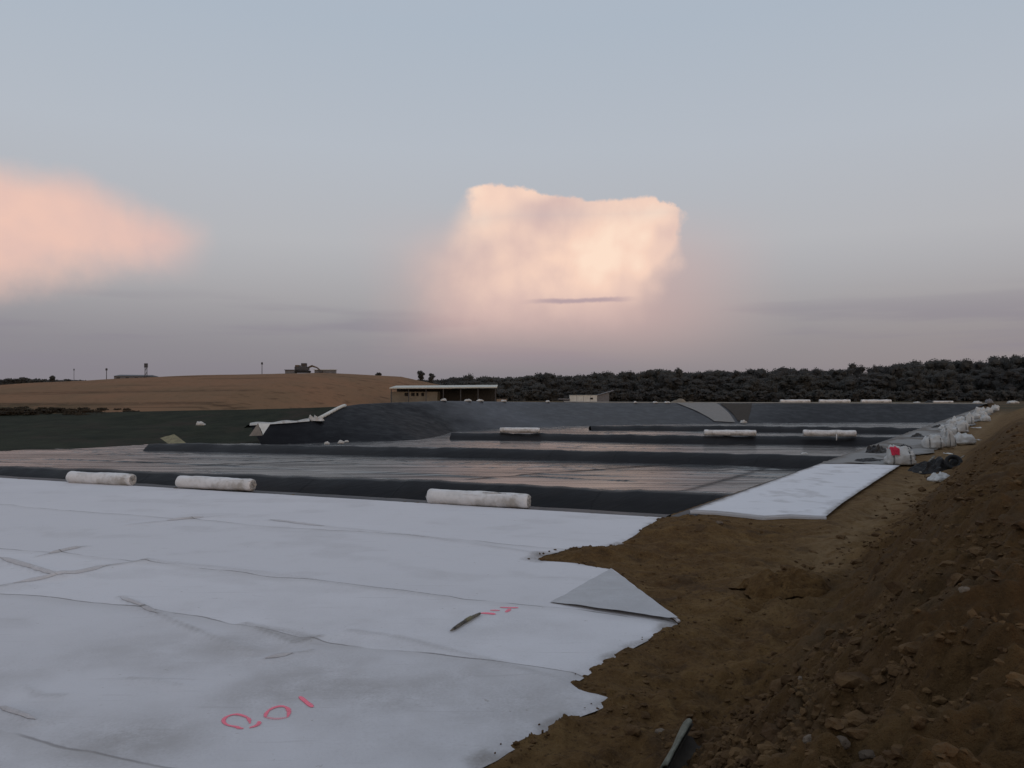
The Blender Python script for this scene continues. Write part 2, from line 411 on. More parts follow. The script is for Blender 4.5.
# pit outline used to lower the ground under the lined basin
FAR_R = CREST[-1][:2]
PIT = [tuple(CORNER), tuple(xy_of(60, 0)), tuple(xy_of(120, 0)), tuple(FAR_R)] + [tuple(c[:2]) for c in CREST[::-1][1:9]] + \
      [(-32, 139), (-60, 141), (-110, 142), (-160, 142)] + [(-160, 92), tuple(A_FAR + np.array([-40, 20]))] + [tuple(A_FAR)]

# front sheet outline
SH = [at(*p)[:2] for p in [(665, 518), (642, 534), (620, 547), (592, 549.5), (560, 552.5), (545, 556), (536, 560.5), (575, 563.5), (612, 570), (634, 588), (656, 606), (678, 625),
                           (655, 638), (632, 650), (612, 661), (593, 673), (575, 685), (584, 690), (600, 693.5), (618, 698), (603, 709), (575, 720), (548, 733), (520, 748), (485, 768)]]
SH += [np.array([-1.8, 7.6]), np.array([-4.5, 5.0]), np.array([-14, 2.0]), np.array([-48, 2.0])]
SH += [A_R[:2] + A_DIR * 58]
def rough_edge(P, closed_upto, amp, step, seed):
    out = []
    for i in range(len(P)):
        a = np.asarray(P[i], float); b = np.asarray(P[(i + 1) % len(P)], float)
        out.append(tuple(a))
        if i >= closed_upto: continue
        L = np.linalg.norm(b - a); n = int(L / step); nm = np.array([-(b - a)[1], (b - a)[0]]) / (L + 1e-9)
        for k in range(1, n + 1):
            f = k / (n + 1)
            q = a + (b - a) * f + nm * amp * float(fbm((i * 7.3 + f * L * 1.6), seed, 3, 300)) * 2
            out.append(tuple(q))
    return out
N_EDGE = 24
SH = rough_edge(SH, N_EDGE, 0.022, 0.25, 1.0)
SH_EDGE = [tuple(p) for p in SH if p[1] > 8.0 and p[0] > -1.5]

# right strip outline (white part) on the berm
ST = [tuple(at(*p)[:2]) for p in [(690, 513.2), (715, 514), (740, 516.5), (765, 519), (790, 517.5), (826, 519), (842, 506), (862, 492), (880, 480), (900, 467), (861, 465.5), (820, 465.5)]]

def bank_prof(s, t):
    hgt = 2.95 - 1.5 * sstep(0, 130, s) - 0.6 * sstep(130, 230, s)
    wob = 0.5 * fbm(s * 0.12, t * 0.1, 3, 40)
    return hgt * (sstep(6.3, 10.3, t + wob) * 0.92 + 0.08 * sstep(9, 14, t)) * (1 - 0.6 * sstep(30, 70, t)), hgt

def ground_h(X, Y, detail=True):
    X = np.asarray(X, float); Y = np.asarray(Y, float)
    s, t = st_of(X, Y)
    rr = np.sqrt(X * X + Y * Y)
    bank, _ = bank_prof(s, t)
    z = bank
    # mounds around the notch and between the two sheets
    for (px, py, h, w) in [(700, 532, 0.42, 1.5), (655, 536, 0.18, 0.8), (790, 592, 0.5, 0.9), (760, 610, 0.28, 1.0), (860, 545, 0.35, 1.4), (552, 558.5, 0.06, 0.4), (570, 557, 0.07, 0.5), (590, 556, 0.09, 0.6), (612, 555, 0.13, 0.7)]:
        p = at(px, py)
        z = z + h * np.exp(-((X - p[0]) ** 2 + (Y - p[1]) ** 2) / (w * w))
    if detail:
        f_near = np.clip(1 - rr / 90, 0.15, 1)
        amp = (0.5 + 0.5 * sstep(5.5, 8, t)) * f_near
        z = z + amp * 0.42 * fbm(X * 0.55, Y * 0.55, 3, 3)
        big = fbm(X * 1.6, Y * 1.6, 3, 9, 0.55)
        z = z + amp * 0.34 * np.sign(big) * np.abs(big) ** 0.8
        fine = fbm(X * 3.6, Y * 3.6, 3, 21, 0.6)
        z = z + np.clip(1 - rr / 45, 0, 1) * amp * 0.17 * (np.abs(fine) * 1.6 - 0.25)
        # wheel ruts along the track
        z = z - 0.08 * np.exp(-((t - 5.6) / 0.35) ** 2) * sstep(-22, -10, s)
    # flatten onto the berm under the strip and bags
    on = sstep(4.9, 3.9, t) * sstep(-1.2, 0.4, s)
    z = z * (1 - 0.93 * on) - 0.03 * on
    # under the sheets
    d, _, _ = poly_sd(X, Y, SH)
    lift = sstep(-0.9, 0.0, d)
    z = np.where(d < 0, z * (1 - lift) + lift * np.maximum(0.0 + 0.85 * z, 0.0), z)
    z = z + np.where(d > -1, 0.05 * np.exp(-((d + 0.12) / 0.12) ** 2) * np.clip(0.55 + 1.6 * fbm(X * 1.9, Y * 1.9, 3, 310), 0, 1.5), 0)
    z = np.where(d > 0.02, np.minimum(z, 0.045) - 0.10 * sstep(0.02, 0.35, d), z)
    z = np.where(d > 0.4, np.minimum(z, -0.06), z)
    # pit
    dp, _, _ = poly_sd(X, Y, PIT)
    zin = -0.15 - np.clip(dp - 0.5, 0, 4.2)
    z = np.where(dp > 0, np.minimum(z, zin), z)
    # level, slightly rolling land far away
    far = sstep(170, 260, rr)
    z = np.where(dp > 0, z, z * (1 - far) + far * (-0.4 + 0.8 * fbm(X * 0.012, Y * 0.012, 3, 50)))
    return z

# --- ground sheet: a fan-shaped net, fine close by, out to the horizon
def build_ground():
    rings = np.concatenate([np.linspace(0.0, 2.0, 10)[1:], np.exp(np.linspace(math.log(2.05), math.log(30), 640)), np.exp(np.linspace(math.log(30.2), math.log(260), 260)),
                            np.exp(np.linspace(math.log(265), math.log(6000), 40))])
    th = np.concatenate([np.linspace(-180, -75, 40)[:-1], np.linspace(-75, -8, 150)[:-1], np.linspace(-8, 48, 430)[:-1], np.linspace(48, 180, 60)])
    th = np.radians(th)
    Rr, Th = np.meshgrid(rings, th, indexing='ij')
    X = Rr * np.sin(Th); Y = Rr * np.cos(Th)
    Z = ground_h(X, Y)
    s, t = st_of(X, Y)
    sandy = np.exp(-((t - 5.7 - 0.4 * fbm(s * 0.2, t, 2, 60)) / 0.9) ** 2) * sstep(-14, -5, s) * 0.9
    sandy = np.maximum(sandy, 0.5 * sstep(3.5, 5, t) * sstep(7.5, 6.5, t) * sstep(-4, 6, s))
    sandy = np.maximum(sandy, 0.35 * sstep(15, 60, s) * sstep(3, 5, t))
    spoil = sstep(6.4, 7.6, t + 0.8 * fbm(X * 0.4, Y * 0.4, 3, 70)) * sstep(70, 20, s)
    farl = sstep(150, 230, Rr)
    nr, nc = X.shape
    verts = np.stack([X.ravel(), Y.ravel(), Z.ravel()], 1)
    o = mesh_obj('ground', verts, grid_faces(nr, nc), M['dirt'], attrs={'sandy': sandy.ravel(), 'spoil': spoil.ravel(), 'farland': farl.ravel()})
    tag(o, kind='structure')
    return o
build_ground()

# --- lined basin -----------------------------------------------------
def strip_mesh(name, rows, mat, nsub=1, attrs=None, parent=None):
    """rows: list of equally long point lists, joined as a surface"""
    rows = [[np.asarray(p, float) for p in r] for r in rows]
    nc = len(rows[0])
    verts = [p for r in rows for p in r]
    return mesh_obj(name, verts, grid_faces(len(rows), nc), mat, parent, attrs=attrs)
def resample(pts, n):
    pts = np.asarray(pts, float)
    seg = np.linalg.norm(np.diff(pts, axis=0), axis=1); L = np.concatenate([[0], np.cumsum(seg)])
    q = np.linspace(0, L[-1], n)
    return np.stack([np.interp(q, L, pts[:, k]) for k in range(pts.shape[1])], 1)
def smooth_pts(pts, it=6):
    p = pts.copy()
    for _ in range(it):
        p[1:-1] = 0.25 * p[:-2] + 0.5 * p[1:-1] + 0.25 * p[2:]
    return p

def build_basin():
    # floor: long low wrinkles that really stand up
    nx, ny = 360, 620
    xs = np.linspace(-75, 118, nx); ys = np.linspace(36, 186, ny)
    X, Y = np.meshgrid(xs, ys)
    Z = ZF + 0.012 * fbm(X * 0.10, Y * 0.40, 3, 80)
    w1 = vnoise(X * 0.045 + 0.02 * Y, Y * 0.42 + 0.16 * X, 81); w2 = vnoise(X * 0.07 - 0.02 * Y, Y * 0.6 + 0.21 * X + 40, 84); w3 = vnoise(X * 0.03, Y * 0.25 + 0.06 * X + 9, 88)
    Z = Z + 0.10 * np.exp(-(w1 / 0.03) ** 2) * sstep(-0.1, 0.25, w3) + 0.07 * np.exp(-(w2 / 0.03) ** 2) * sstep(0.1, -0.2, w3)
    CRS = np.zeros_like(Z)
    for ra, rb in [((470, 479.5), (650, 466)), ((690, 490), (795, 461)), ((560, 473), (720, 462)), ((200, 466), (330, 461)), ((830, 448), (700, 444.5))]:
        ld = line_dist(X, Y, [tuple(at(*ra, ZF)[:2]), tuple(at(*rb, ZF)[:2])]) + 0.35 * np.abs(vnoise(X * 0.3, Y * 0.3, 12))
        Z = Z + 0.04 * np.exp(-(ld / 0.5) ** 2); CRS = np.maximum(CRS, np.exp(-(ld / 0.45) ** 2))
    d, _, _ = poly_sd(X, Y, PIT)
    vid = -np.ones(X.size, int); keep = []
    inside = (d > 1.0).ravel()
    gf = grid_faces(ny, nx)
    gf = gf[inside[gf].all(1)]
    used = np.unique(gf); vid[used] = np.arange(len(used))
    verts = np.stack([X.ravel()[used], Y.ravel()[used], Z.ravel()[used]], 1)
    o = mesh_obj('basin_floor', verts, vid[gf], M['floor'], attrs={'crease': CRS.ravel()[used]}); tag(o, kind='structure')

    # near and right side slopes as one wall of liner, with a flat apron at the lip
    lip = [np.append(A_FAR, 0)] + [np.append(CORNER + A_DIR * k, 0) for k in (50, 30, 20, 10, 4)] + [np.append(CORNER, 0)]
    lip = resample(lip, 120)
    inn = np.array([A_DIR[1], -A_DIR[0]]); inn = inn if inn @ np.array([0, 1]) > 0 else -inn
    rows = []
    for off, z in [(-1.2, -0.03), (0.0, 0.012), (0.55, 0.01), (1.15, -0.05), (1.6, -0.3), (5.6, ZF - 0.05)]:
        r = lip.copy(); r[:, :2] += inn * off; r[:, 2] += z + (0.03 * fbm(r[:, 0] * 0.8, r[:, 1] * 0.8 + off, 3, 90) if z > -1 else 0)
        rows.append(r)
    o = strip_mesh('basin_near_slope', rows, M['slope']); tag(o, kind='structure')
    line = np.array([np.append(xy_of(s, 0), 0) for s in np.linspace(-0.9, 198, 220)])
    rows = []
    for off, z in [(0.35, 0.0), (0.0, 0.0), (-0.4, -0.02), (-0.8, -0.22), (-5.0, ZF - 0.05)]:
        r = line.copy(); r[:, :2] += V * off
        r[:, 2] += z + 0.02 * fbm(r[:, 0] * 0.5, r[:, 1] * 0.5, 3, 91)
        rows.append(r)
    o = strip_mesh('basin_right_slope', rows, M['slope']); tag(o, kind='structure')

    # far and west embankment
    n = 240
    cr = smooth_pts(resample(CREST, n), 5); to = smooth_pts(resample(TOE, n), 8)
    # match by index of control points rather than by length
    def by_ctrl(P):
        P = np.asarray(P); k = np.linspace(0, len(P) - 1, n)
        return smooth_pts(np.stack([np.interp(k, np.arange(len(P)), P[:, j]) for j in range(3)], 1), 8)
    cr, to = by_ctrl(CREST), by_ctrl(TOE)
    rows = []
    out = cr - to; out[:, 2] = 0; out /= np.linalg.norm(out, axis=1)[:, None]
    for k in np.linspace(0, 1, 14):
        r = to * (1 - k) + cr * k
        r = r + np.array([0, 0, 1]) * (0.08 * fbm(np.arange(n) * 0.12, np.full(n, k * 6), 3, 95) * math.sin(math.pi * k))[:, None]
        rows.append(r)
    rows.append(cr + out * 0.8 + np.array([0, 0, 0.02])); rows.append(cr + out * 2.5 + np.array([0, 0, -0.5]))
    uu = np.linspace(0, 12, n)
    shd = np.concatenate([np.clip(sstep(6.6, 5.2, uu + 0.9 * (k - 0.5) + 0.6 * fbm(uu * 2, np.full(n, k * 3), 2, 320)) + 0.75 * sstep(9.6, 10.4, uu), 0, 1) for k in np.linspace(0, 1, len(rows))])  # shade of the turned-away west corner painted in; right end darkened too
    o = strip_mesh('embankment', rows, M['slope'], attrs={'slope_shade': shd, 'pale': np.concatenate([np.exp(-((uu + 0.5 * (k - 0.5) - 6.75) / 0.62) ** 2) * (0.7 + 0.6 * fbm(uu * 3, np.full(n, k * 4), 2, 322)) for k in np.linspace(0, 1, len(rows))]).clip(0, 1)}); tag(o, kind='structure')
    return cr, to, out
CR, TO, OUT = build_basin()
def on_slope(u, k, lift=0.0):
    """point on the far embankment: u along control points 0..12, k from toe to crest"""
    i = u / 12 * (len(CR) - 1); a = int(min(i, len(CR) - 2)); f = i - a
    c = CR[a] * (1 - f) + CR[a + 1] * f; t = TO[a] * (1 - f) + TO[a + 1] * f
    return t * (1 - k) + c * k + np.array([0, 0, lift])

# --- dividing berms across the basin
def divider(name, label, pts, h_run_near, crest_w, h, ext=None):
    """pts: crest points (x,y,z) left to right"""
    n = 160
    c = smooth_pts(resample(pts, n), 4)
    tang = np.gradient(c[:, :2], axis=0); tang /= np.linalg.norm(tang, axis=1)[:, None]
    nr = np.stack([tang[:, 1], -tang[:, 0]], 1)          # toward the camera (negative y)
    nr = np.where((nr[:, 1:2] > 0), -nr, nr)
    rows = []
    wig = 0.11 * fbm(np.arange(n) * 0.22, np.full(n, c[0, 1]), 4, 101)
    for off, dz in [(h_run_near + crest_w / 2, None), (h_run_near * 0.5 + crest_w / 2, 0.5), (crest_w / 2, 0.96), (crest_w / 4, 1.0), (-crest_w / 4, 1.0), (-crest_w / 2, 0.96), (-crest_w / 2 - h_run_near * 1.2, None)]:
        r = c.copy(); r[:, :2] += nr * off
        if dz is None: r[:, 2] = ZF - 0.06
        else: r[:, 2] = ZF + (c[:, 2] - ZF) * dz + wig * (0.5 + dz)
        rows.append(r)
    o = strip_mesh(name, rows, M['berm'])
    tag(o, label, 'berm', group='lined berms dividing the basin')
    return o
divider('divider_berm', 'nearest black lined berm across the basin, just behind the three near white rolls',
        [at(-160, 462, -1.8), at(-60, 465, -1.8), at(0, 466.3, -1.8), at(250, 474.5, -1.8), at(500, 484, -1.8), at(721, 495, -1.8), at(800, 499.5, -1.8)], 1.6, 1.2, 1.2)
divider('divider_berm', 'second black lined berm, behind the wide pink-tinted wet liner floor',
        [at(150, 443.5, -2.2), at(180, 443.5, -2.2), at(300, 445.7, -2.2), at(480, 448.5, -2.1), at(620, 451, -2.0), at(740, 453.8, -2.0), at(838, 456.5, -1.9), at(900, 458.5, -1.9)], 1.6, 1.0, 1.0)
divider('divider_berm', 'third black lined berm, carrying long white rolls on its top',
        [at(452, 432.8, -2.1), at(540, 433.3, -2.1), at(700, 435.8, -2.0), at(780, 436, -2.0), at(895, 437, -1.9), at(930, 437.5, -1.9)], 1.5, 1.6, 1.0)
divider('divider_berm', 'farthest thin black lined berm at the foot of the far slope',
        [at(590, 425.8, -2.2), at(640, 425.7, -2.2), at(720, 426, -2.1), at(840, 427, -2.0), at(928, 428, -2.0), at(960, 428.5, -2.0)], 1.5, 1.0, 0.9)

# ------------------------------------------------------------------ geotextile sheets
def sheet_h(X, Y):
    h = 0.05 + 0.012 * fbm(X * 0.3, Y * 0.3, 2, 110) + 0.012 * fbm(X * 1.6, Y * 1.6, 3, 115)
    h = np.maximum(h, 0.015)
    for pts, hh, w in FOLDS:
        d = line_dist(X, Y, pts)
        h = h + hh * np.exp(-(d / w) ** 2)
    return h
def P2(*pp): return [tuple(at(*p)[:2]) for p in pp]
FOLDS = [
    (P2((0, 590), (30, 584), (55, 580), (80, 576), (105, 569), (148, 563)), 0.05, 0.22),
    (P2((148, 563), (200, 568), (285, 578), (330, 586), (400, 594), (445, 600)), 0.03, 0.22),
    (P2((0, 561), (30, 570), (62, 580)), 0.05, 0.2),
    (P2((120, 600), (143, 610), (165, 621), (205, 638), (250, 655)), 0.04, 0.18),
    (P2((245, 628), (270, 637), (295, 648), (320, 641)), 0.05, 0.2),
    (P2((350, 635), (395, 641), (440, 652), (500, 668), (560, 684)), 0.04, 0.25),
    (P2((265, 664), (290, 659), (312, 655)), 0.04, 0.15),
    (P2((40, 559), (62, 554), (85, 549)), 0.04, 0.2),
    (P2((130, 527), (160, 524), (222, 518)), 0.04, 0.25),
    (P2((270, 522), (330, 529), (420, 538), (520, 553), (545, 557)), 0.03, 0.25),
    (P2((0, 713), (18, 719), (36, 726)), 0.04, 0.12),
    (P2((20, 690), (40, 700), (62, 700)), 0.03, 0.15),
    (P2((130, 682), (165, 686), (180, 690)), 0.03, 0.15),
]
def clipped_sheet(name, poly, hfun, mat, xr=None, dirt=None, step=0.006, r0=2.2, r1=75, a0=-88, a1=60, parent=None, tuck=False):
    nr = int(math.log(r1 / r0) / step) + 1
    nt = int(R(a1 - a0) / step) + 1
    rings = np.exp(np.linspace(math.log(r0), math.log(r1), nr)); th = np.linspace(R(a0), R(a1), nt)
    Rr, Th = np.meshgrid(rings, th, indexing='ij')
    X = (Rr * np.sin(Th)).ravel(); Y = (Rr * np.cos(Th)).ravel()
    d, bx, by = poly_sd(X, Y, poly)
    ins = d > 0
    gf = grid_faces(nr, nt)
    gf = gf[ins[gf].any(1)]
    used = np.unique(gf)
    out = used[~ins[used]]
    X[out] = bx[out]; Y[out] = by[out]
    # points just inside snap too, to avoid slivers
    vid = -np.ones(X.size, int); vid[used] = np.arange(len(used))
    xu, yu, du = X[used], Y[used], np.maximum(d[used], 0)
    z = hfun(xu, yu) * (0.3 + 0.7 * sstep(0, 0.25, du)) if tuck else hfun(xu, yu)
    at_ = {}
    at_['dirt'] = dirt(xu, yu, du) if dirt is not None else np.zeros(len(xu))
    o = mesh_obj(name, np.stack([xu, yu, z], 1), vid[gf], mat, parent, attrs=at_)
    return o
def sheet_dirt(x, y, d):
    v = np.zeros_like(x)
    for (pts, hh, w), k in zip(FOLDS, [0.55, 0.25, 0.6, 0.45, 0.7, 0.4, 0.5, 0.5, 0.35, 0.3, 0.5, 0.35, 0.3]):
        dd = line_dist(x, y, pts)
        v = np.maximum(v, k * np.exp(-(dd / (w * 0.45)) ** 2))
    # grey patch below the triangular fold, and soiled lower left corner
    a = poly_sd(x, y, P2((243, 627), (300, 632), (322, 641), (298, 650)))[0]
    v = np.maximum(v, 0.55 * sstep(-0.15, 0.2, a))
    c = at(130, 745); v = np.maximum(v, 0.5 * np.exp(-((x - c[0]) ** 2 / 1.4 + (y - c[1]) ** 2 / 0.8)))
    v = np.maximum(v, 0.45 * sstep(16, 7, np.hypot(x + 2, y - 4)) * (0.5 + fbm(x * 0.6, y * 0.6, 3, 130)))
    sd_edge = line_dist(x, y, SH_EDGE)
    v = np.maximum(v, 0.7 * sstep(0.34, 0.0, sd_edge + 0.45 * fbm(x * 1.7, y * 1.7, 3, 131)))
    v = np.maximum(v, 0.12 * sstep(0.12, 0.4, fbm(x * 0.5 + y * 0.2, y * 0.8, 5, 133)))
    return np.clip(v, 0, 1)

sheet = clipped_sheet('geotextile_sheet', SH, sheet_h, M['geo'], dirt=sheet_dirt, r0=4.0, a0=-86, a1=18, tuck=True)
tag(sheet, 'large pale white geotextile sheet with red spray marks covering the foreground', 'geotextile sheet')

# seam flaps: narrow laps of cloth that stand a little proud along the folds
def ribbon(name, pts, w, hgt, mat, parent, hf, lift=0.006, dirt=0.32, cover=None, sub=0.12):
    p = np.asarray(pts, float)
    L = np.linalg.norm(np.diff(p, axis=0), axis=1).sum()
    n = max(4, int(L / sub)); p = smooth_pts(resample(p, n), 2)
    tg = np.gradient(p, axis=0); tg /= np.linalg.norm(tg, axis=1)[:, None] + 1e-9
    nm = np.stack([-tg[:, 1], tg[:, 0]], 1)
    k = np.linspace(0, 1, n); env = np.clip(np.minimum(k, 1 - k) * (6 if hgt > 0 else 14), 0.15 if hgt > 0 else 0.55, 1)
    ww = w * env * (1 + 0.7 * vnoise(np.arange(n) * 0.5, np.full(n, L), 7))
    rows = []
    prof = [(-1, 0.0), (-0.55, 0.45), (-0.1, 1.0), (0.35, 0.6), (1.0, 0.0)] if hgt > 0 else [(-1, 0), (-0.5, 0), (0.5, 0), (1, 0)]
    cov = []
    for o_, hh in prof:
        q = p + nm * (o_ * ww)[:, None]
        rows.append(np.stack([q[:, 0], q[:, 1], hf(q[:, 0], q[:, 1]) + lift + hgt * hh * env], 1))
        cov.append(np.full(n, 0.0 if abs(o_) > 0.9 else 1.0))
    verts = np.concatenate(rows)
    return mesh_obj(name, verts, grid_faces(len(rows), n), mat, parent,
                    attrs={'dirt': np.full(len(verts), dirt), 'cover': np.concatenate(cov) * (cover if cover else 0)})
for i, (w, h, lo, hi) in {0: (0.10, 0.05, 0.1, 0.75), 2: (0.10, 0.06, 0, 1), 3: (0.06, 0.04, 0, 0.36), 6: (0.06, 0.04, 0, 0.6), 7: (0.09, 0.05, 0.2, 0.9),
                          8: (0.12, 0.05, 0.4, 0.8), 9: (0.1, 0.03, 0.0, 0.25), 10: (0.05, 0.04, 0, 1)}.items():
    pts = resample(FOLDS[i][0], 40)[int(lo * 39):int(hi * 39) + 1]
    ribbon('seam_fold', pts, w, h, M['geo'], sheet, sheet_h)

# folded-over corner of the sheet (grey underside up)
def folded_corner():
    a = at(611, 571); b = at(678, 625); c = at(550, 605)
    n = 26; verts = []; idx = {}; faces = []
    for i in range(n + 1):
        for j in range(n + 1 - i):
            u, v = i / n, j / n; w = 1 - u - v           # w: a, u: b, v: c
            p = a * w + b * u + c * v
            # sagging loose edge between b and c
            p = p + np.array([0.10, -0.14, 0]) * (4 * u * v) * (1 - w) ** 2
            h = 0.02 + 0.05 * u * math.exp(-(v / 0.06) ** 2) + 0.22 * u * v + 0.03 * math.sin(7 * v + 5 * u) * v * u + 0.02 * u
            h += 0.03 * float(fbm(p[0] * 2, p[1] * 2, 2, 140))
            idx[(i, j)] = len(verts)
            verts.append((p[0], p[1], float(sheet_h(p[0:1], p[1:2])[0]) + h))
    for i in range(n):
        for j in range(n - i):
            faces.append((idx[(i, j)], idx[(i + 1, j)], idx[(i, j + 1)]))
            if j < n - i - 1: faces.append((idx[(i + 1, j)], idx[(i + 1, j + 1)], idx[(i, j + 1)]))
    o = mesh_obj('folded_corner', verts, faces, M['geo_grey'], sheet, attrs={'dirt': np.full(len(verts), 0.25)})
    o['label'] = 'grey underside of the folded-over corner'
    # rolled hem along the fold
    pts = [tuple(a * (1 - k) + b * k + np.array([0.015, 0.0, 0.03 + 0.035 * k + 0.012 * math.sin(7 * k)])) for k in np.linspace(0, 1, 14)]
    Vv, Ff = tube(pts, [0.028 + 0.008 * math.sin(3 * k) for k in range(14)], 8)
    mesh_obj('fold_hem', Vv, Ff, M['geo'], sheet)
folded_corner()

# spray-painted survey marks
Z1 = lambda *pp: [tuple(at(200 + x / 7.314, 680 + y / 7.314)[:2]) for x, y in pp]
Z2 = lambda *pp: [tuple(at(430 + x / 9.31, 590 + y / 9.31)[:2]) for x, y in pp]
for pts, w, cv in [
    (Z1((365, 345), (362, 312), (330, 292), (270, 275), (215, 284), (178, 302), (166, 328), (185, 352), (225, 368), (275, 366), (292, 392), (318, 382)), 0.034, 0.9),
    (Z1((362, 378), (410, 370), (448, 342), (430, 330)), 0.034, 0.85),
    (Z1((477, 300), (482, 270), (512, 240), (560, 220), (600, 213), (640, 228), (655, 258), (642, 298)), 0.038, 0.9),
    (Z1((642, 298), (600, 312), (530, 312), (477, 300)), 0.03, 0.4),
    (Z1((728, 148), (775, 188), (825, 226)), 0.042, 1.0),
    (Z2((470, 242), (520, 240), (580, 246), (608, 252)), 0.06, 0.95),
    (Z2((560, 214), (610, 216), (650, 216)), 0.05, 0.7),
    (Z2((650, 186), (740, 188), (822, 186)), 0.045, 0.9),
    (Z2((708, 232), (735, 212), (742, 198)), 0.05, 0.7),
]:
    ribbon('painted_mark', pts, w * 1.05, 0.0, M['spray'], sheet, sheet_h, 0.008, cover=cv, sub=0.05)

# white strip on the berm
def strip_h(X, Y):
    s, t = st_of(X, Y)
    return 0.10 + 0.015 * fbm(X * 0.5, Y * 0.5, 2, 150) + 0.012 * fbm(X * 1.5, Y * 1.5, 2, 152) - 0.0 * s
def strip_dirt(x, y, d):
    v = 0.9 * sstep(0.25, 0.0, d + 0.1 * fbm(x * 2, y * 2, 2, 153))
    v = np.maximum(v, 0.3 * sstep(0.1, 0.4, fbm(x * 1.4, y * 1.1, 4, 154)))
    return v
strip = clipped_sheet('geotextile_strip', ST, strip_h, M['geo_bright'], dirt=strip_dirt, r0=18, r1=60, a0=-5, a1=45, step=0.004)
tag(strip, 'clean white geotextile strip lying on the berm top beside the dirt track', 'geotextile sheet')
# dark draped lip under its front end
lipf = resample([np.append(p, 0) for p in ST[0:6]], 50)
rows = []
for off, z in [(0.01, 0.10), (-0.05, 0.05), (-0.02, -0.06), (0.0, -0.3)]:
    r = lipf.copy(); r[:, 1] += off; r[:, 2] = strip_h(r[:, 0], r[:, 1]) * (1 if z > 0.08 else 0) + (0 if z > 0.08 else z)
    rows.append(r)
strip_mesh('hanging_edge', rows, M['geo_grey'], parent=strip)

# weathered covering further along the berm
BT = [tuple(at(820, 465.0)[:2]), tuple(at(900, 466.4)[:2]), tuple(at(925, 463.5)[:2])] + [tuple(xy_of(s, 4.3 + 0.4 * math.sin(s * 0.37) + 0.3 * math.sin(s * 1.1))) for s in np.linspace(24, 190, 60)] + \
     [tuple(xy_of(s, -0.15)) for s in np.linspace(190, 22, 50)]
def berm_h(X, Y):
    return 0.035 + 0.07 * fbm(X * 0.3, Y * 0.3, 3, 160) + 0.16 * np.abs(fbm(X * 0.9, Y * 0.9, 3, 163))
cov = clipped_sheet('berm_covering', BT, berm_h, M['geo_dusty'], r0=40, r1=240, a0=15, a1=36, step=0.004,
                    dirt=lambda x, y, d: np.maximum(0.9 * sstep(0.7, 0, d + 0.5 * fbm(x * 0.8, y * 0.8, 2, 167)), 0.95 * sstep(0.0, 0.22, fbm(x * 0.35, y * 0.35, 4, 165))))
tag(cov, 'dusty grey geotextile covering the berm top under the row of sacks', 'geotextile sheet')

# pale ramp strip on the far slope, bare earth patch beside it
def slope_patch(name, quad, mat, lift):
    n = 16; verts = []
    (u0, k0), (u1, k1), (u2, k2), (u3, k3) = quad
    for i in range(n):
        a = i / (n - 1)
        for j in range(n):
            b = j / (n - 1)
            u = (u0 * (1 - a) + u1 * a) * (1 - b) + (u3 * (1 - a) + u2 * a) * b
            k = (k0 * (1 - a) + k1 * a) * (1 - b) + (k3 * (1 - a) + k2 * a) * b
            verts.append(on_slope(u, k, lift + 0.05 * float(fbm(u * 9, k * 6, 2, 170))))
    return mesh_obj(name, verts, grid_faces(n, n), mat, attrs={'dirt': np.full(n * n, 0.3)})
o = slope_patch('geotextile_strip', [(9.55, 0.08), (9.9, 0.02), (9.45, 1.0), (8.95, 1.0)], M['geo_dusty'], 0.16)
tag(o, 'grey strip of cloth running down the far black slope', 'geotextile sheet')
o = slope_patch('earth_patch', [(9.92, 0.1), (10.05, 0.05), (9.9, 0.97), (9.5, 0.97)], M['bark'], 0.12)
tag(o, kind='structure')

# gravel track along the far crest
tr = CR[150:]; trO = OUT[150:]
rows = [tr + trO * 1.0 + np.array([0, 0, 0.08]), tr + trO * 1.3 + np.array([0, 0, 0.22]), tr + trO * 5 + np.array([0, 0, 0.25]), tr + trO * 6.5 + np.array([0, 0, -1.8])]
o = strip_mesh('track', rows, M['track']); tag(o, kind='structure')

# ------------------------------------------------------------------ rolls of geotextile
def roll_mesh(L, rad, seed):
    n, m = 26, 20; rnd = random.Random(seed)
    Vv, Ff = [], []
    xs = [-L / 2, -L / 2 + 0.02, -L / 2 + 0.07] + list(np.linspace(-L / 2 + 0.16, L / 2 - 0.16, n)) + [L / 2 - 0.07, L / 2 - 0.02, L / 2]
    prof = [0.80, 0.90, 0.97] + [1] * n + [0.97, 0.90, 0.80]
    for x, pr in zip(xs, prof):
        for k in range(m):
            a = 2 * math.pi * k / m
            nn = mnoise.noise(Vector((x * 1.1 + seed, math.cos(a) * 1.5, math.sin(a) * 1.5)))
            n4 = mnoise.noise(Vector((x * 4.0 - seed, math.cos(a) * 3.0, math.sin(a) * 3.0)))
            r = rad * pr * (1 + 0.13 * nn + 0.05 * n4)
            y, z = r * math.cos(a), r * math.sin(a)
            z = max(z, -rad * 0.93) + rad * 0.93
            Vv.append((x, y, z))
    N = len(xs)
    for i in range(N - 1):
        for k in range(m):
            Ff.append((i * m + k, i * m + (k + 1) % m, (i + 1) * m + (k + 1) % m, (i + 1) * m + k))
    return Vv, Ff
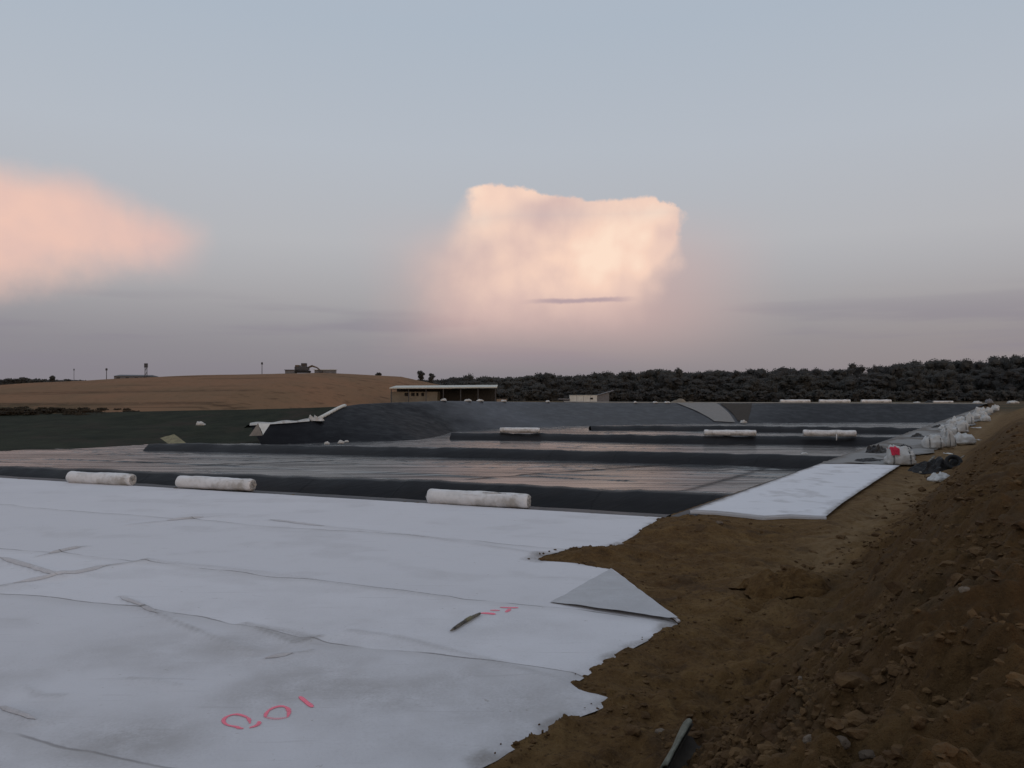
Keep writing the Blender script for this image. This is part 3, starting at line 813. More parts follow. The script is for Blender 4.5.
def end_mesh(L, rad, sgn, seed):
    m = 20; Vv = []; Ff = []
    rr = [0.82, 0.6, 0.38, 0.2, 0.16]; dep = [0.0, 0.03, 0.0, 0.02, -0.25]
    for q, (r0, d0) in enumerate(zip(rr, dep)):
        for k in range(m):
            a = 2 * math.pi * k / m
            nn = mnoise.noise(Vector((seed + q * 2.0, math.cos(a) * 2.5, math.sin(a) * 2.5)))
            r = rad * r0 * (1 + (0.08 * nn if q < 3 else 0))
            Vv.append((sgn * (L / 2 - 0.003 + d0 + (0.05 * nn if 0 < q < 3 else 0)), r * math.cos(a), r * math.sin(a) + rad * 0.93))
    for q in range(len(rr) - 1):
        for k in range(m):
            f = (q * m + k, q * m + (k + 1) % m, (q + 1) * m + (k + 1) % m, (q + 1) * m + k)
            Ff.append(f if sgn > 0 else f[::-1])
    c = (len(rr) - 1) * m
    Ff.append(tuple(c + k for k in range(m)))
    return Vv, Ff
def fabric_roll(label, p, q, rad, zfun, group, seed, strap=False, torn=False, z=None):
    p = np.asarray(p, float); q = np.asarray(q, float)
    c = (p + q) / 2; L = float(np.linalg.norm((q - p)[:2])); ang = math.atan2(q[1] - p[1], q[0] - p[0])
    base = zfun if not callable(zfun) else float(zfun(c[0:1], c[1:2])[0])
    t = empty('fabric_roll', (c[0], c[1], base), ang)
    tag(t, label, 'roll', group)
    Vv, Ff = roll_mesh(L, rad, seed); b = mesh_obj('wrapped_roll', Vv, Ff, M['roll'], t)
    for sgn in (-1, 1):
        Vv, Ff = end_mesh(L, rad, sgn, seed + sgn); mesh_obj('roll_end', Vv, Ff, M['roll_end'], t)
    # loose wrap flaps and dirty wrap wrinkles along the top
    rnd = random.Random(seed)
    for k in range(2):
        x0 = -L * 0.42 + rnd.random() * L * 0.3 + k * L * 0.36; ln = L * (0.16 + 0.14 * rnd.random()); a0 = R(105 + 50 * rnd.random())
        Vv = []; n = 12
        for i in range(n):
            x = x0 + ln * i / (n - 1)
            for j, (da, dr) in enumerate([(0.10, -0.01), (0.02, 0.05), (-0.05, 0.045), (-0.12, -0.01)]):
                a = a0 + da + 0.04 * math.sin(i * 1.3 + seed); r = rad * (1 + dr * 1.6 * (0.4 + rnd.random() * 0.8) * math.sin(math.pi * (i + 0.5) / n))
                Vv.append((x, -r * math.cos(math.pi - a), r * math.sin(a) + rad * 0.93))
        mesh_obj('wrap_crease', Vv, grid_faces(n, 4), M['roll_end'] if (torn and k) else M['roll'], t)
    if strap:
        Vv, Ff = tube([(L * 0.12, -rad * 1.05, rad * 0.7), (L * 0.12, -rad * 1.3, rad * 0.1), (L * 0.115, -rad * 1.5, -0.5)], 0.09, 6)
        mesh_obj('loose_end', Vv, Ff, M['roll'], t)
    return t
lip_z = lambda x, y: np.full(np.shape(x), 0.03)
G1 = 'white fabric rolls on the near edge of the basin'
fabric_roll('leftmost short white fabric roll at the edge of the foreground sheet', at(70, 483.2), at(133, 486.2), 0.285, 0.03, G1, 3)
fabric_roll('short white fabric roll second from the left at the sheet edge', at(179, 488.3), at(253, 492), 0.29, 0.03, G1, 8)
fabric_roll('nearest and largest white fabric roll, with a dirty crease along its top', at(429, 503.6), at(529, 509.2), 0.29, 0.03, G1, 15, torn=True)
G2 = 'white fabric rolls out in the basin'
fabric_roll('long white roll on the third berm, left of the other two there', at(500, 432.6, -2.0), at(540, 433, -2.0), 0.4, -1.98, G2, 21)
fabric_roll('straight white roll on the third berm, middle one of three', at(704, 435.6, -1.95), at(756, 436, -1.95), 0.42, -1.93, G2, 27)
fabric_roll('sagging white roll on the third berm with a loose end hanging down, near the sacks', at(803, 436.4, -1.92), at(856, 437, -1.92), 0.45, -1.88, G2, 33, strap=True)
G3 = 'white fabric rolls on the far crest'
for lab, x0, x1 in [('white roll lying on the far crest, leftmost of the row before the wood', 780, 810), ('white roll lying on the far crest, second from left in the row', 819, 850),
                    ('white roll lying on the far crest, third in the row', 861, 891), ('short low white roll on the far crest, rightmost of the row', 933, 953)]:
    Yc = 196.5; p = atd(x0, 403, Yc); q = atd(x1, 403, Yc)
    fabric_roll(lab, p, q, 0.42 if x0 < 900 else 0.25, CR[-40][2] + 0.12, G3, int(x0))

# ------------------------------------------------------------------ sacks on the berm
def sack_mesh(w, d, h, seed, lean=0.0, slump=0.25):
    """a slumped cloth cube with rounded edges and bulging sides"""
    bm = bmesh.new()
    bmesh.ops.create_cube(bm, size=2.0)
    bmesh.ops.subdivide_edges(bm, edges=bm.edges[:], cuts=9, use_grid_fill=True)
    for v in bm.verts:
        p = v.co.copy()
        q = Vector((math.copysign(abs(p.x) ** 1.0, p.x), p.y, p.z))
        # superellipsoid rounding, narrower at the top, with pulled creases
        s = (abs(q.x) ** 7 + abs(q.y) ** 7 + abs(q.z) ** 7) ** (1 / 7)
        q = q / s
        sv = Vector((seed * 1.7, seed * 0.9, seed * 2.3))
        n1 = mnoise.noise(q * 1.1 + sv); n2 = abs(mnoise.noise(q * 2.6 + sv * 2)); n3 = mnoise.noise(q * 6.0 + sv)
        k = 1 + 0.16 * n1 - 0.22 * n2 + 0.07 + 0.045 * n3
        zz = (q.z + 1) / 2
        taper = 1.10 - (0.28 + 0.5 * slump) * zz ** 1.3 + 0.10 * math.sin(math.pi * zz)
        x, y, z = q.x * taper * k * w / 2, q.y * taper * k * d / 2, zz * h * (0.9 + 0.35 * n1 + 0.12 * n3)
        peak = mnoise.noise(Vector((q.x * 1.5 + seed, q.y * 1.5, 3.1)))
        z += max(0.0, q.z) * h * (0.30 * peak - slump * 0.25 * abs(q.x) ** 2)
        x += lean * z
        v.co = (x, y, max(z, 0.0))
    return bm
def big_bag(label, pos, rz, w, d, h, seed, straps=True, group='white sacks along the berm', slump=0.25, cat='sack', name='bulk_bag', lean=0.0):
    t = empty(name, pos, rz); tag(t, label, cat, group)
    body = bm_obj('bag_body', sack_mesh(w, d, h, seed, lean, slump), M['bag'], t, True)
    if straps:
        from mathutils.bvhtree import BVHTree
        tree_ = BVHTree.FromPolygons([v.co.copy() for v in body.data.vertices], [tuple(p.vertices) for p in body.data.polygons])
        rnd = random.Random(seed)
        for sx in (-1, 1):
            # webbing band running up the front and looping over the top corner
            x = sx * w * 0.33; rowsv = []
            zs = np.linspace(0.05, 0.80, 12) * h
            for z in zs:
                pair = []
                for o_ in (-0.045, 0.045):
                    hit = tree_.ray_cast(Vector((x + o_, -6, float(z))), Vector((0, 1, 0)))
                    if hit[0] is not None: pair.append((x + o_, hit[0].y - 0.014, float(z)))
                if len(pair) == 2: rowsv += pair
            if len(rowsv) > 4: mesh_obj('webbing', rowsv, grid_faces(len(rowsv) // 2, 2), M['strap'], t)
            lp = []
            for k in range(9):
                a = math.pi * k / 8
                lp.append((x + 0.04 * math.sin(a * 2), -d * 0.3 + d * 0.32 * (1 - math.cos(a)) * 0.5, h * 0.80 + h * (0.16 + 0.06 * rnd.random()) * math.sin(a)))
            Vv, Ff = tube(lp, 0.03, 5); mesh_obj('lifting_loop', Vv, Ff, M['bag'], t)
    return t
def sack_at(px, py, wpx, hpx, label, seed, straps=True, slump=0.25, rz=None, dr=0.75, lean=0.0, name='bulk_bag', zb=0.06):
    p = at(px, py, zb); sc = p[1] / F
    if py < 431: p = p + np.array([0.35 * math.sin(seed * 2.3), 0.9 * math.sin(seed * 1.7), 0]); hpx *= 1 + 0.18 * math.sin(seed * 3.1)
    w = wpx * sc * 0.87; h = hpx * sc * 0.97
    return big_bag(label, (p[0], p[1] + w * dr * 0.4, zb - 0.02), (-0.35 if rz is None else rz), w, w * dr, h, seed, straps, slump=slump, name=name, lean=lean)
sack_at(902.5, 465, 28, 18.5, 'nearest squat white bulk bag with a red cloth on its top corner', 5, slump=0.15, rz=-0.12, dr=0.7)
sack_at(935.5, 448.5, 18, 14, 'boxy white bulk bag with dark straps, behind the one with the red cloth', 9, slump=0.1, rz=-0.15)
sack_at(950.5, 447, 13, 17.5, 'tall leaning grey-white bag pressed against the boxy strapped bag', 12, slump=0.3, rz=0.4, lean=-0.1)
sack_at(967, 444, 21, 11.5, 'flat slumped white sack lying toward the dirt track', 19, straps=False, slump=0.5, rz=-0.2, name='slumped_sack')
sack_at(953, 437.5, 17, 13, 'upright white bag right behind the tall leaning bag', 23, slump=0.2)
sack_at(962.5, 432.5, 15, 11, 'white bag behind the flat slumped sack', 29, slump=0.3)
far_sacks = [(946, 429, 13, 6, 0), (955, 424.5, 12, 6, 0), (968, 428, 11, 9.5, 1), (975, 424.5, 10, 9, 1), (963, 421, 10, 5, 0), (972.5, 419, 9, 6, 1), (981, 421, 9, 7.5, 1),
             (978, 416.5, 8, 8, 1), (986, 417, 8, 6.5, 1), (984.5, 413, 8, 5.5, 1), (990, 413.3, 7, 6, 1), (995, 410.8, 7, 5.5, 1), (997.5, 409.3, 6, 4.6, 1)]
lab = ['low flat pale sack at the basin lip, nearest of the flat ones', 'low flat pale sack at the basin lip beyond the first flat one', 'plump white sack midway along the row, nearest of the distant bags',
       'plump white sack midway along the row, just beyond the nearest distant one', 'small flat pale sack at the lip halfway to the far slope', 'rounded pale sack on the lip side, halfway up the row',
       'pale sack on the track side, halfway up the row', 'taller pale sack standing up at the lip in the distant row', 'pale low sack on the track side in the distant row',
       'distant pale sack at the lip, fourth from the end of the row', 'distant pale sack third from the end of the row', 'distant pale sack next to last in the row', 'farthest small pale sack, at the end of the row']
for i, ((px, py, w, h, st), lb) in enumerate(zip(far_sacks, lab)):
    sack_at(px, py, w, h, lb, 40 + i * 3, straps=(st and i < 4), slump=0.4 if not st else 0.25, rz=-0.5 + 0.3 * math.sin(i * 2.1), name='bulk_bag' if st else 'slumped_sack')
# torn pale scraps lying beside the row
for (px, py, w, lb) in [(979, 441, 5, 'thin pale scrap of sacking beside the flat slumped sack'), (976, 428.5, 9, 'pale flat scrap of sacking on the dirt beside the row'), (948, 455, 9, 'pale scrap of sacking in front of the strapped bag')]:
    p = at(px, py, 0.05); sc = p[1] / F; ww = w * sc
    n = 9; vv = []
    for i in range(n):
        for j in range(6):
            a, b_ = i / (n - 1) - 0.5, j / 5 - 0.5
            vv.append((p[0] + a * ww * (1 - 0.3 * abs(b_)), p[1] + b_ * ww * 1.2 * (1 - 0.5 * abs(a)), 0.10 + 0.22 * abs(float(fbm(a * 5 + px, b_ * 5, 2, 181))) + 0.02))
    o = mesh_obj('cloth_scrap', vv, grid_faces(n, 6), M['bag']); tag(o, lb, 'scrap', 'pale scraps beside the sacks')
# red cloth draped over the nearest bag
def drape(name, label, cat, c, w, d, h, mat, seed, drop=0.35, rz=0.0, group=None):
    n = 14; vv = []
    for i in range(n):
        for j in range(n):
            a, b_ = i / (n - 1) * 2 - 1, j / (n - 1) * 2 - 1
            r = max(abs(a), abs(b_)); k = float(fbm(a * 2 + seed, b_ * 2, 3, 190))
            x, y = a * w / 2 * (1 + 0.15 * k), b_ * d / 2 * (1 + 0.15 * k)
            z = h * (1 - r ** 3 * 0.4) - drop * max(0, -b_ - 0.35) * 1.1 + 0.10 * k
            x, y = x * math.cos(rz) - y * math.sin(rz), x * math.sin(rz) + y * math.cos(rz)
            vv.append((c[0] + x, c[1] + y, c[2] + z))
    o = mesh_obj(name, vv, grid_faces(n, n), mat); tag(o, label, cat, group); return o
p = at(897, 465, 0.06)
drape('red_cloth', 'bright red cloth hanging over the corner of the nearest white bag', 'cloth', (p[0] - 0.14, p[1] + 0.10, 0.84), 0.52, 0.55, 0.28, M['red'], 3, drop=0.45)

# ------------------------------------------------------------------ scrap heap, folds of liner, pale sack on the dirt
def crumple(name, label, cat, c, w, d, h, mat, seed, parent=None, freq=2.2, rz=0.0, nseg=22, lumpy=False):
    vv = []; n = nseg
    for i in range(n):
        for j in range(n):
            a, b_ = i / (n - 1) * 2 - 1, j / (n - 1) * 2 - 1
            r = math.hypot(a, b_)
            k1 = float(fbm(a * freq + seed, b_ * freq, 3, 200)); k2 = float(fbm(a * freq * 2 + seed, b_ * freq * 2 + 4, 3, 210))
            env = max(0.0, 1 - r ** 2.2 * 0.95)
            x = a * w / 2 * (1 + 0.25 * k2); y = b_ * d / 2 * (1 + 0.25 * k1)
            z = env * h * (0.55 + 1.1 * abs(k1) + 0.5 * k2) + 0.02 * (1 - r)
            if lumpy:
                z = env ** 0.8 * h * (0.75 + 0.55 * k1) + h * 0.5 * max(0.0, env) ** 0.5 * (abs(k2) - 0.1) + 0.05 * float(fbm(x * 9, y * 9, 2, 211)) * env - 0.12 * r * r
            xr, yr = x * math.cos(rz) - y * math.sin(rz), x * math.sin(rz) + y * math.cos(rz)
            vv.append((c[0] + xr, c[1] + yr, c[2] + z))
    o = mesh_obj(name, vv, grid_faces(n, n), mat, parent, smooth=False)
    if label: tag(o, label, cat)
    return o
def gz(x, y): return float(ground_h(np.array([x]), np.array([y]))[0])
p = at(939, 469, 0.1); g0 = gz(p[0], p[1])
crumple('liner_heap', 'crumpled heap of black liner scraps on the dirt beside the nearest bag', 'scrap heap', (p[0], p[1], g0 - 0.03), 3.1, 1.5, 0.75, M['scrap'], 4)
# worn tyre lying against the heap
def tyre(pos, rad, label):
    t = empty('tyre', pos); tag(t, label, 'tyre')
    Vv, Ff = [], []; n, m = 26, 12
    for i in range(n):
        a = 2 * math.pi * i / n
        for k in range(m):
            b_ = 2 * math.pi * k / m
            r = rad * (0.74 + 0.26 * math.cos(b_)); z = rad * 0.3 * math.sin(b_)
            Vv.append((r * math.cos(a), z, r * math.sin(a)))
    for i in range(n):
        for k in range(m):
            Ff.append((i * m + k, i * m + (k + 1) % m, ((i + 1) % n) * m + (k + 1) % m, ((i + 1) % n) * m + k))
    mesh_obj('tyre_ring', Vv, Ff, M['pit_rubber'], t)
    t.rotation_euler = (R(-25), 0, R(-20)); return t
pt = at(951, 470, 0.1)
tyre((pt[0], pt[1] - 0.25, gz(pt[0], pt[1]) + 0.42), 0.46, 'black tyre leaning on the heap of liner scraps')
# plank sticking out of the heap
def plank(label, a, b_, w, th, mat, name='plank', cat='plank'):
    a = Vector(a); b_ = Vector(b_); d = b_ - a; L = d.length
    bm = bmesh.new(); box(bm, (0, 0, 0), (L, w, th), 0.008)
    for v in bm.verts: v.co.z += 0.02 * mnoise.noise(v.co * 3)
    o = bm_obj(name, bm, mat); o.location = (a + b_) / 2; o.rotation_euler = d.to_track_quat('X', 'Z').to_euler()
    tag(o, label, cat); return o
q = at(920, 471, 0.05); q2 = at(937, 462, 0.2)
plank('old plank sticking out of the left side of the black scrap heap', (q[0], q[1], gz(q[0], q[1]) + 0.06), (q2[0] - 0.6, q2[1] - 0.8, 0.62), 0.14, 0.05, M['wood'])
q = at(953, 467, 0.1); q2 = at(966, 458, 0.3)
plank('grey stick of wood poking out on the track side of the scrap heap', (q[0], q[1], gz(q[0], q[1]) + 0.15), (q2[0] - 1.4, q2[1] - 2.2, 0.62), 0.10, 0.05, M['wood'])
p = at(941, 484, 0.1)
big_bag('small dirty pale sack alone on the dirt in front of the scrap heap', (p[0], p[1], gz(p[0], p[1]) - 0.05), 0.3, 0.95, 0.7, 0.42, 77, False, group=None, slump=0.6, name='slumped_sack')
# folds of black liner lying on the berm
for (px, py, w, d, h, lb, sd, rz) in [(876, 452.5, 2.0, 1.0, 0.55, 'small black ridge of folded liner at the basin lip left of the red-topped bag', 3, 0.55),
                                      (868, 461.5, 2.6, 1.1, 0.22, 'flat black scrap of liner lying just beyond the white strip', 8, 0.1),
                                      (903, 449, 1.6, 0.9, 0.35, 'black liner scrap behind the red-topped bag', 13, 0.3),
                                      (917, 437.5, 2.4, 0.8, 0.3, 'thin dark fold of liner at the lip left of the boxy strapped bag', 21, 0.6),
                                      (938, 427.5, 2.6, 0.9, 0.35, 'dark fold of liner at the lip left of the low flat pale sacks', 27, 0.6)]:
    p = at(px, py, 0.05); crumple('liner_fold', lb, 'liner scrap', (p[0], p[1], 0.05), w, d, h, M['scrap'], sd, rz=rz, nseg=16)

# wooden stake on the sheet
a = at(450.5, 635.5); b_ = at(480, 618)
hz = lambda p: float(sheet_h(np.array([p[0]]), np.array([p[1]]))[0])
st_ = empty('stake', (a[0], a[1], hz(a))); tag(st_, 'short weathered wooden stake lying beside the far red mark on the sheet', 'stake')
dv = b_ - a; pts = [(dv[0] * k, dv[1] * k, 0.035 + 0.02 * math.sin(k * 3)) for k in np.linspace(0, 1, 9)]
Vv, Ff = tube(pts, [0.012, 0.03, 0.035, 0.034, 0.036, 0.033, 0.034, 0.03, 0.024], 7); mesh_obj('stake_shaft', Vv, Ff, M['wood'], st_, False)
Vv, Ff = tube([(dv[0] * k, dv[1] * k, 0.04 + 0.02 * math.sin(k * 3)) for k in (0.5, 0.6, 0.68)], 0.041, 7); mesh_obj('pale_band', Vv, Ff, M['olive'], st_)

# half buried curled scrap at the bottom edge
def curled_scrap():
    def hit(px, py):
        for Y in np.linspace(2.5, 40, 1500):
            p = atd(px, py, Y)
            if p[2] <= gz(p[0], p[1]): return p
    p0, p1 = hit(672, 786), hit(697, 748)
    a = Vector((p0[0], p0[1], p0[2] + 0.10)); b_ = Vector((p1[0], p1[1], p1[2] + 0.17))
    d = (b_ - a); ax = d.normalized(); side = ax.cross(Vector((0, 0, 1))).normalized(); up = side.cross(ax)
    n, m = 18, 14
    outer, inner = [], []
    for i in range(n):
        k = i / (n - 1); c = a + d * k; rad = 0.15 * (0.85 + 0.25 * k)
        for j in range(m):
            an = R(105 + 190 * j / (m - 1)); rj = rad * (1 + 0.05 * math.sin(5 * k + j * 0.7))
            outer.append(c + side * (math.cos(an) * rj) + up * (math.sin(an) * rj) + ax * (0.05 * math.sin(j * 0.9) * k))
    o = mesh_obj('curled_scrap', outer, grid_faces(n, m), M['stiff'])
    inn = [Vector(v) * 1.0 for v in outer]; ctr = [a + d * (i / (n - 1)) for i in range(n)]
    inn = [ctr[i // m] + (v - ctr[i // m]) * 0.78 for i, v in enumerate(inn)]
    mesh_obj('hollow_side', inn, grid_faces(n, m), M['bark'], o)
    md = o.modifiers.new('thick', 'SOLIDIFY'); md.thickness = 0.022; md.offset = -1
    tag(o, 'curled grey-green offcut half buried in the spoil at the bottom edge', 'offcut')
M['stiff'] = simple('stiff_offcut', (0.17, 0.17, 0.135), (0.10, 0.102, 0.08), 9, 0.9, 0.5)
curled_scrap()

# ------------------------------------------------------------------ clods and stones
def ico(sub):
    bm = bmesh.new(); bmesh.ops.create_icosphere(bm, subdivisions=sub, radius=1.0)
    bm.verts.ensure_lookup_table()
    v = np.array([x.co[:] for x in bm.verts]); f = np.array([[q.index for q in x.verts] for x in bm.faces]); bm.free()
    return v, f
ICO1, ICO2 = ico(1), ico(2)
def clods():
    N = 11000; rnd = np.random.default_rng(5)
    pts = []
    while len(pts) < N:
        r = math.exp(rnd.uniform(math.log(2.6), math.log(48))); a = R(rnd.uniform(-6, 40))
        x, y = r * math.sin(a), r * math.cos(a)
        s, t = st_of(x, y)
        if t < 0.2 or (s > 0 and t < 5.0): continue
        dens = 0.25 + 0.75 * float(sstep(5.8, 7.5, t)); dens *= float(np.clip(0.5 + 1.6 * fbm(np.array([x * 0.5]), np.array([y * 0.5]), 2, 220)[0], 0.1, 1))
        if rnd.random() > dens: continue
        pts.append((x, y, r, t))
    P = np.array(pts)
    d = poly_sd(P[:, 0], P[:, 1], SH)[0]; d2 = poly_sd(P[:, 0], P[:, 1], ST)[0]
    P = P[(d < 0.16 * rnd.random(len(P))) & (d2 < -0.1)]
    ES = np.array(SH_EDGE); j = rnd.integers(0, len(ES), 170); o_ = rnd.normal(0, 0.15, (170, 2)); Q = ES[j] + o_ + np.array([0.04, 0.0])
    dq = poly_sd(Q[:, 0], Q[:, 1], SH)[0]; Q = Q[dq < 0.22]
    P = np.concatenate([P, np.stack([Q[:, 0], Q[:, 1], np.hypot(Q[:, 0], Q[:, 1]), np.full(len(Q), 1.0)], 1)])
    dP = poly_sd(P[:, 0], P[:, 1], SH)[0]
    Z = np.where(dP > 0, sheet_h(P[:, 0], P[:, 1]), ground_h(P[:, 0], P[:, 1]))
    VV, FF = [], []; base = 0
    for (x, y, r, t), z in zip(P, Z):
        size = 0.010 + 0.024 * rnd.random() ** 2 + (0.05 * rnd.random() if rnd.random() < 0.10 else 0)
        size *= 0.95 + r / 20
        if t < 5.5: size *= 0.7
        v0, f0 = ICO2 if (size / r > 0.008) else ICO1
        sc = size * rnd.uniform(0.6, 1.5, 3); sc[2] *= 0.6
        dirs = v0
        k = 1 + 0.9 * (vnoise(dirs[:, 0] * 1.5 + x * 9 + dirs[:, 2], dirs[:, 1] * 1.5 + dirs[:, 2] * 1.3 + y * 9, 3)) + 0.5 * vnoise(dirs[:, 0] * 4 + y * 5, dirs[:, 1] * 4 + dirs[:, 2] * 3, 8)
        v = v0 * k[:, None] * sc
        an = rnd.uniform(0, 6.28); ca, sa = math.cos(an), math.sin(an)
        v = np.stack([v[:, 0] * ca - v[:, 1] * sa, v[:, 0] * sa + v[:, 1] * ca, v[:, 2]], 1) + np.array([x, y, z + size * 0.1])
        VV.append(v); FF.append(f0 + base); base += len(v0)
    o = mesh_obj('earth_clods', np.concatenate(VV), np.concatenate(FF), M['clod'], smooth=False)
    tag(o, 'brown clods and crumbs of earth strewn over the spoil bank and track', 'clods', kind='stuff')
clods()
def stone(label, px, py, wpx, mat, seed, D0=None, sub=3):
    # walk the view line down to the terrain to find where the stone lies
    for Y in np.linspace(2.5, 60, 1200):
        p = atd(px, py, Y)
        if p[2] <= gz(p[0], p[1]): break
    w = wpx * Y / F
    bm = bmesh.new(); bmesh.ops.create_icosphere(bm, subdivisions=sub, radius=w / 2)
    for v in bm.verts:
        q = v.co.normalized()
        v.co *= 1 + 0.30 * mnoise.noise(q * 1.4 + Vector((seed, 0, 0))) + 0.10 * mnoise.noise(q * 4 + Vector((0, seed, 0)))
        v.co.z *= 0.62
    o = bm_obj('stone', bm, mat); o.location = (p[0], p[1], p[2] + w * 0.08); o.rotation_euler = (0.2, 0.1, seed)
    tag(o, label, 'stone', 'stones in the spoil')
for args in [('pale rounded stone near the bottom edge, larger than its neighbours', 811, 741, 16, M['pale_stone'], 3), ('brown stone right of the pale one at the bottom', 841, 744, 17, M['stone'], 5),
             ('flat stone at the bottom right corner of the spoil', 868, 757, 18, M['stone'], 9), ('thin pale stone high on the spoil bank', 965, 592, 13, M['pale_stone'], 12),
             ('light brown stone beside the curled offcut', 660, 733, 10, M['pale_stone'], 17), ('small white stone on the dark band of the bank', 801, 679, 6, M['pale_stone'], 19),
             ('dark clod-like stone standing up at the bank foot', 781, 690, 24, M['clod'], 23), ('pale chip in the dirt just below the end of the white strip', 719, 524, 8, M['pale_stone'], 29)]:
    stone(*args)
for px, py, w, d, h, lb, sd in [(785, 594, 1.9, 1.3, 0.42, 'rough dark heap of earth clods beside the wheel track, right of the folded corner', 4), (745, 604, 1.8, 1.0, 0.24, 'low ridge of earth clods left of the rough heap', 9)]:
    p = at(px, py, 0.1); crumple('earth_heap', lb, 'earth heap', (p[0], p[1], gz(p[0], p[1]) - 0.06), w, d, h, M['dirt'], sd, freq=1.5, nseg=44, lumpy=True)

# ------------------------------------------------------------------ left side: grass slope, stubble hill
def build_left():
    low = [at(-260, 456, ZF), at(-60, 454, ZF), at(0, 453, ZF), at(70, 450.5, ZF), at(130, 446.5, ZF), at(165, 444.5, ZF), at(200, 444.2, ZF), at(255, 444.5, ZF), at(285, 443, ZF)]
    up = [np.array([-165, 141.5, 0.1]), atd(-100, 415.5, 141), atd(0, 415, 141), atd(70, 413.5, 141), atd(130, 412, 141), atd(200, 410.5, 141), atd(250, 409.8, 140), atd(300, 408.4, 139), atd(338, 407, 137)]
    n, m = 160, 50
    k = np.linspace(0, len(low) - 1, n)
    lo = smooth_pts(np.stack([np.interp(k, np.arange(len(low)), np.array(low)[:, j]) for j in range(3)], 1), 5)
    u_ = smooth_pts(np.stack([np.interp(k, np.arange(len(up)), np.array(up)[:, j]) for j in range(3)], 1), 5)
    rows = []
    for a in np.linspace(0, 1, m):
        e = 0.35 * a + 0.65 * a ** 1.5
        r = lo * (1 - a) + u_ * a
        r[:, 2] = (lo[:, 2] - 0.1) * (1 - e) + (u_[:, 2] + 0.05) * e + 0.25 * fbm(r[:, 0] * 0.15, r[:, 1] * 0.15, 4, 230) * math.sin(math.pi * min(a * 1.05, 1))
        rows.append(r)
    o = strip_mesh('grass_slope', rows, M['grass']); tag(o, kind='structure')
    # hill
    def top(x): return np.interp(x, [-420, -260, -171, -137, -121, -94, -61, -37, -22, -8], [2.0, 3.5, 5.0, 7.5, 8.2, 9.5, 10.2, 8.9, 5.6, 0.0])
    nx, ny = 180, 90
    xs = np.linspace(-420, -2, nx); a = np.linspace(0, 1, ny)
    Vv = []; rut = []; grn = []
    for q in a:
        for x in xs:
            y0 = float(np.interp(x, [-60, -34, -20], [139.5, 198, 212]))
            y = y0 + (340 - y0) * q
            tt = (y - y0) / max(1.0, 262 - y0)
            pr = math.sin(min(tt, 1.0) * math.pi / 2) ** 1.15 if tt < 1 else 1 - 0.35 * (tt - 1)
            z = 0.05 + float(top(x)) * pr
            if x > -60: z = max(z, float(np.interp(x, [-60, -34, -10], [0.2, 1.0, 0.6])) * min(1, q * 20 + 0.3))
            Vv.append((x, y, z + 0.25 * float(fbm(x * 0.06, y * 0.06, 3, 240)) * min(1, q * 8)))
            rut.append(0.8 * math.exp(-((y - 158 - 0.02 * x) / 1.6) ** 2) + 0.55 * math.exp(-((y - 176 + 0.03 * x) / 1.8) ** 2 ) * (1 if x < -60 else 0))
            grn.append(float(sstep(-72, -95, x) * sstep(162, 146, y)))
    o = mesh_obj('stubble_hill', Vv, grid_faces(ny, nx), M['hill'], attrs={'rut': rut, 'green': grn}); tag(o, kind='structure')
    return top
HILLTOP = build_left()
def hill_z(x, y):
    y0 = float(np.interp(x, [-60, -34, -20], [139.5, 198, 212])); tt = (y - y0) / max(1.0, 262 - y0)
    pr = math.sin(min(max(tt, 0), 1.0) * math.pi / 2) ** 1.15 if tt < 1 else 1 - 0.35 * (tt - 1)
    return 0.05 + float(HILLTOP(x)) * pr

# pale cloth flaps and pipe at the west side of the basin
def facet(name, label, cat, tris, group=None):
    """tris: list of (three pixel+depth points, material); first is the thing's root mesh, the rest its parts"""
    root = None
    for pts, mat, nm in tris:
        P3 = [atd(*q) for q in pts]; n = 8; vv = []; idx = {}; ff = []
        for i in range(n + 1):
            for j in range(n + 1 - i):
                u, v = i / n, j / n; w = 1 - u - v
                p = P3[0] * w + P3[1] * u + P3[2] * v
                idx[(i, j)] = len(vv); vv.append(p + np.array([0, 0.25, 0.12]) * float(fbm(u * 3 + pts[0][0], v * 3, 2, 250)) * min(1, 9 * w * (u + 0.05)))
        for i in range(n):
            for j in range(n - i):
                ff.append((idx[(i, j)], idx[(i + 1, j)], idx[(i, j + 1)]))
                if j < n - i - 1: ff.append((idx[(i + 1, j)], idx[(i + 1, j + 1)], idx[(i, j + 1)]))
        if root is None:
            root = empty(name, tuple(P3[1])); tag(root, label, cat, group)
        org = np.array(root.location)
        mesh_obj(nm, [v - org for v in vv], ff, mat, root)
    return root
facet('cloth_flap', 'pointed tan and white cloth flap propped up on the far grass bank', 'cloth',
      [([(258, 423.3, 106), (249, 436, 105), (262.5, 435.5, 104.5)], M['tan_cloth'], 'tan_side'), ([(258.5, 423.3, 106), (262.8, 435, 104.4), (270.5, 423.6, 106)], M['white_paint'], 'white_side')])
facet('cloth_flap', 'low olive cloth flap at the edge of the wet liner floor on the left', 'cloth',
      [([(174, 434, 106), (160, 438, 105), (168, 443.5, 103.5)], M['olive'], 'left_fold'), ([(174.2, 434, 106), (168.2, 443.5, 103.5), (186, 443, 103.5)], M['olive'], 'right_fold')])
def rock_bit(label, px, py, Y, w, h, mat, name='sandbag', cat='sandbag', group=None, seed=1):
    p = atd(px, py, Y)
    o = bm_obj(name, sack_mesh(w, w * 0.6, h, seed, 0, 0.5), mat, None, True); o.location = tuple(p); tag(o, label, cat, group); return o
rock_bit('small pale bundle on the dark grass slope', 200.5, 425.5, 118, 1.2, 0.6, M['bag'], 'cloth_bundle', 'bundle', seed=5)
g = 'pale odds and ends on the berm tops'
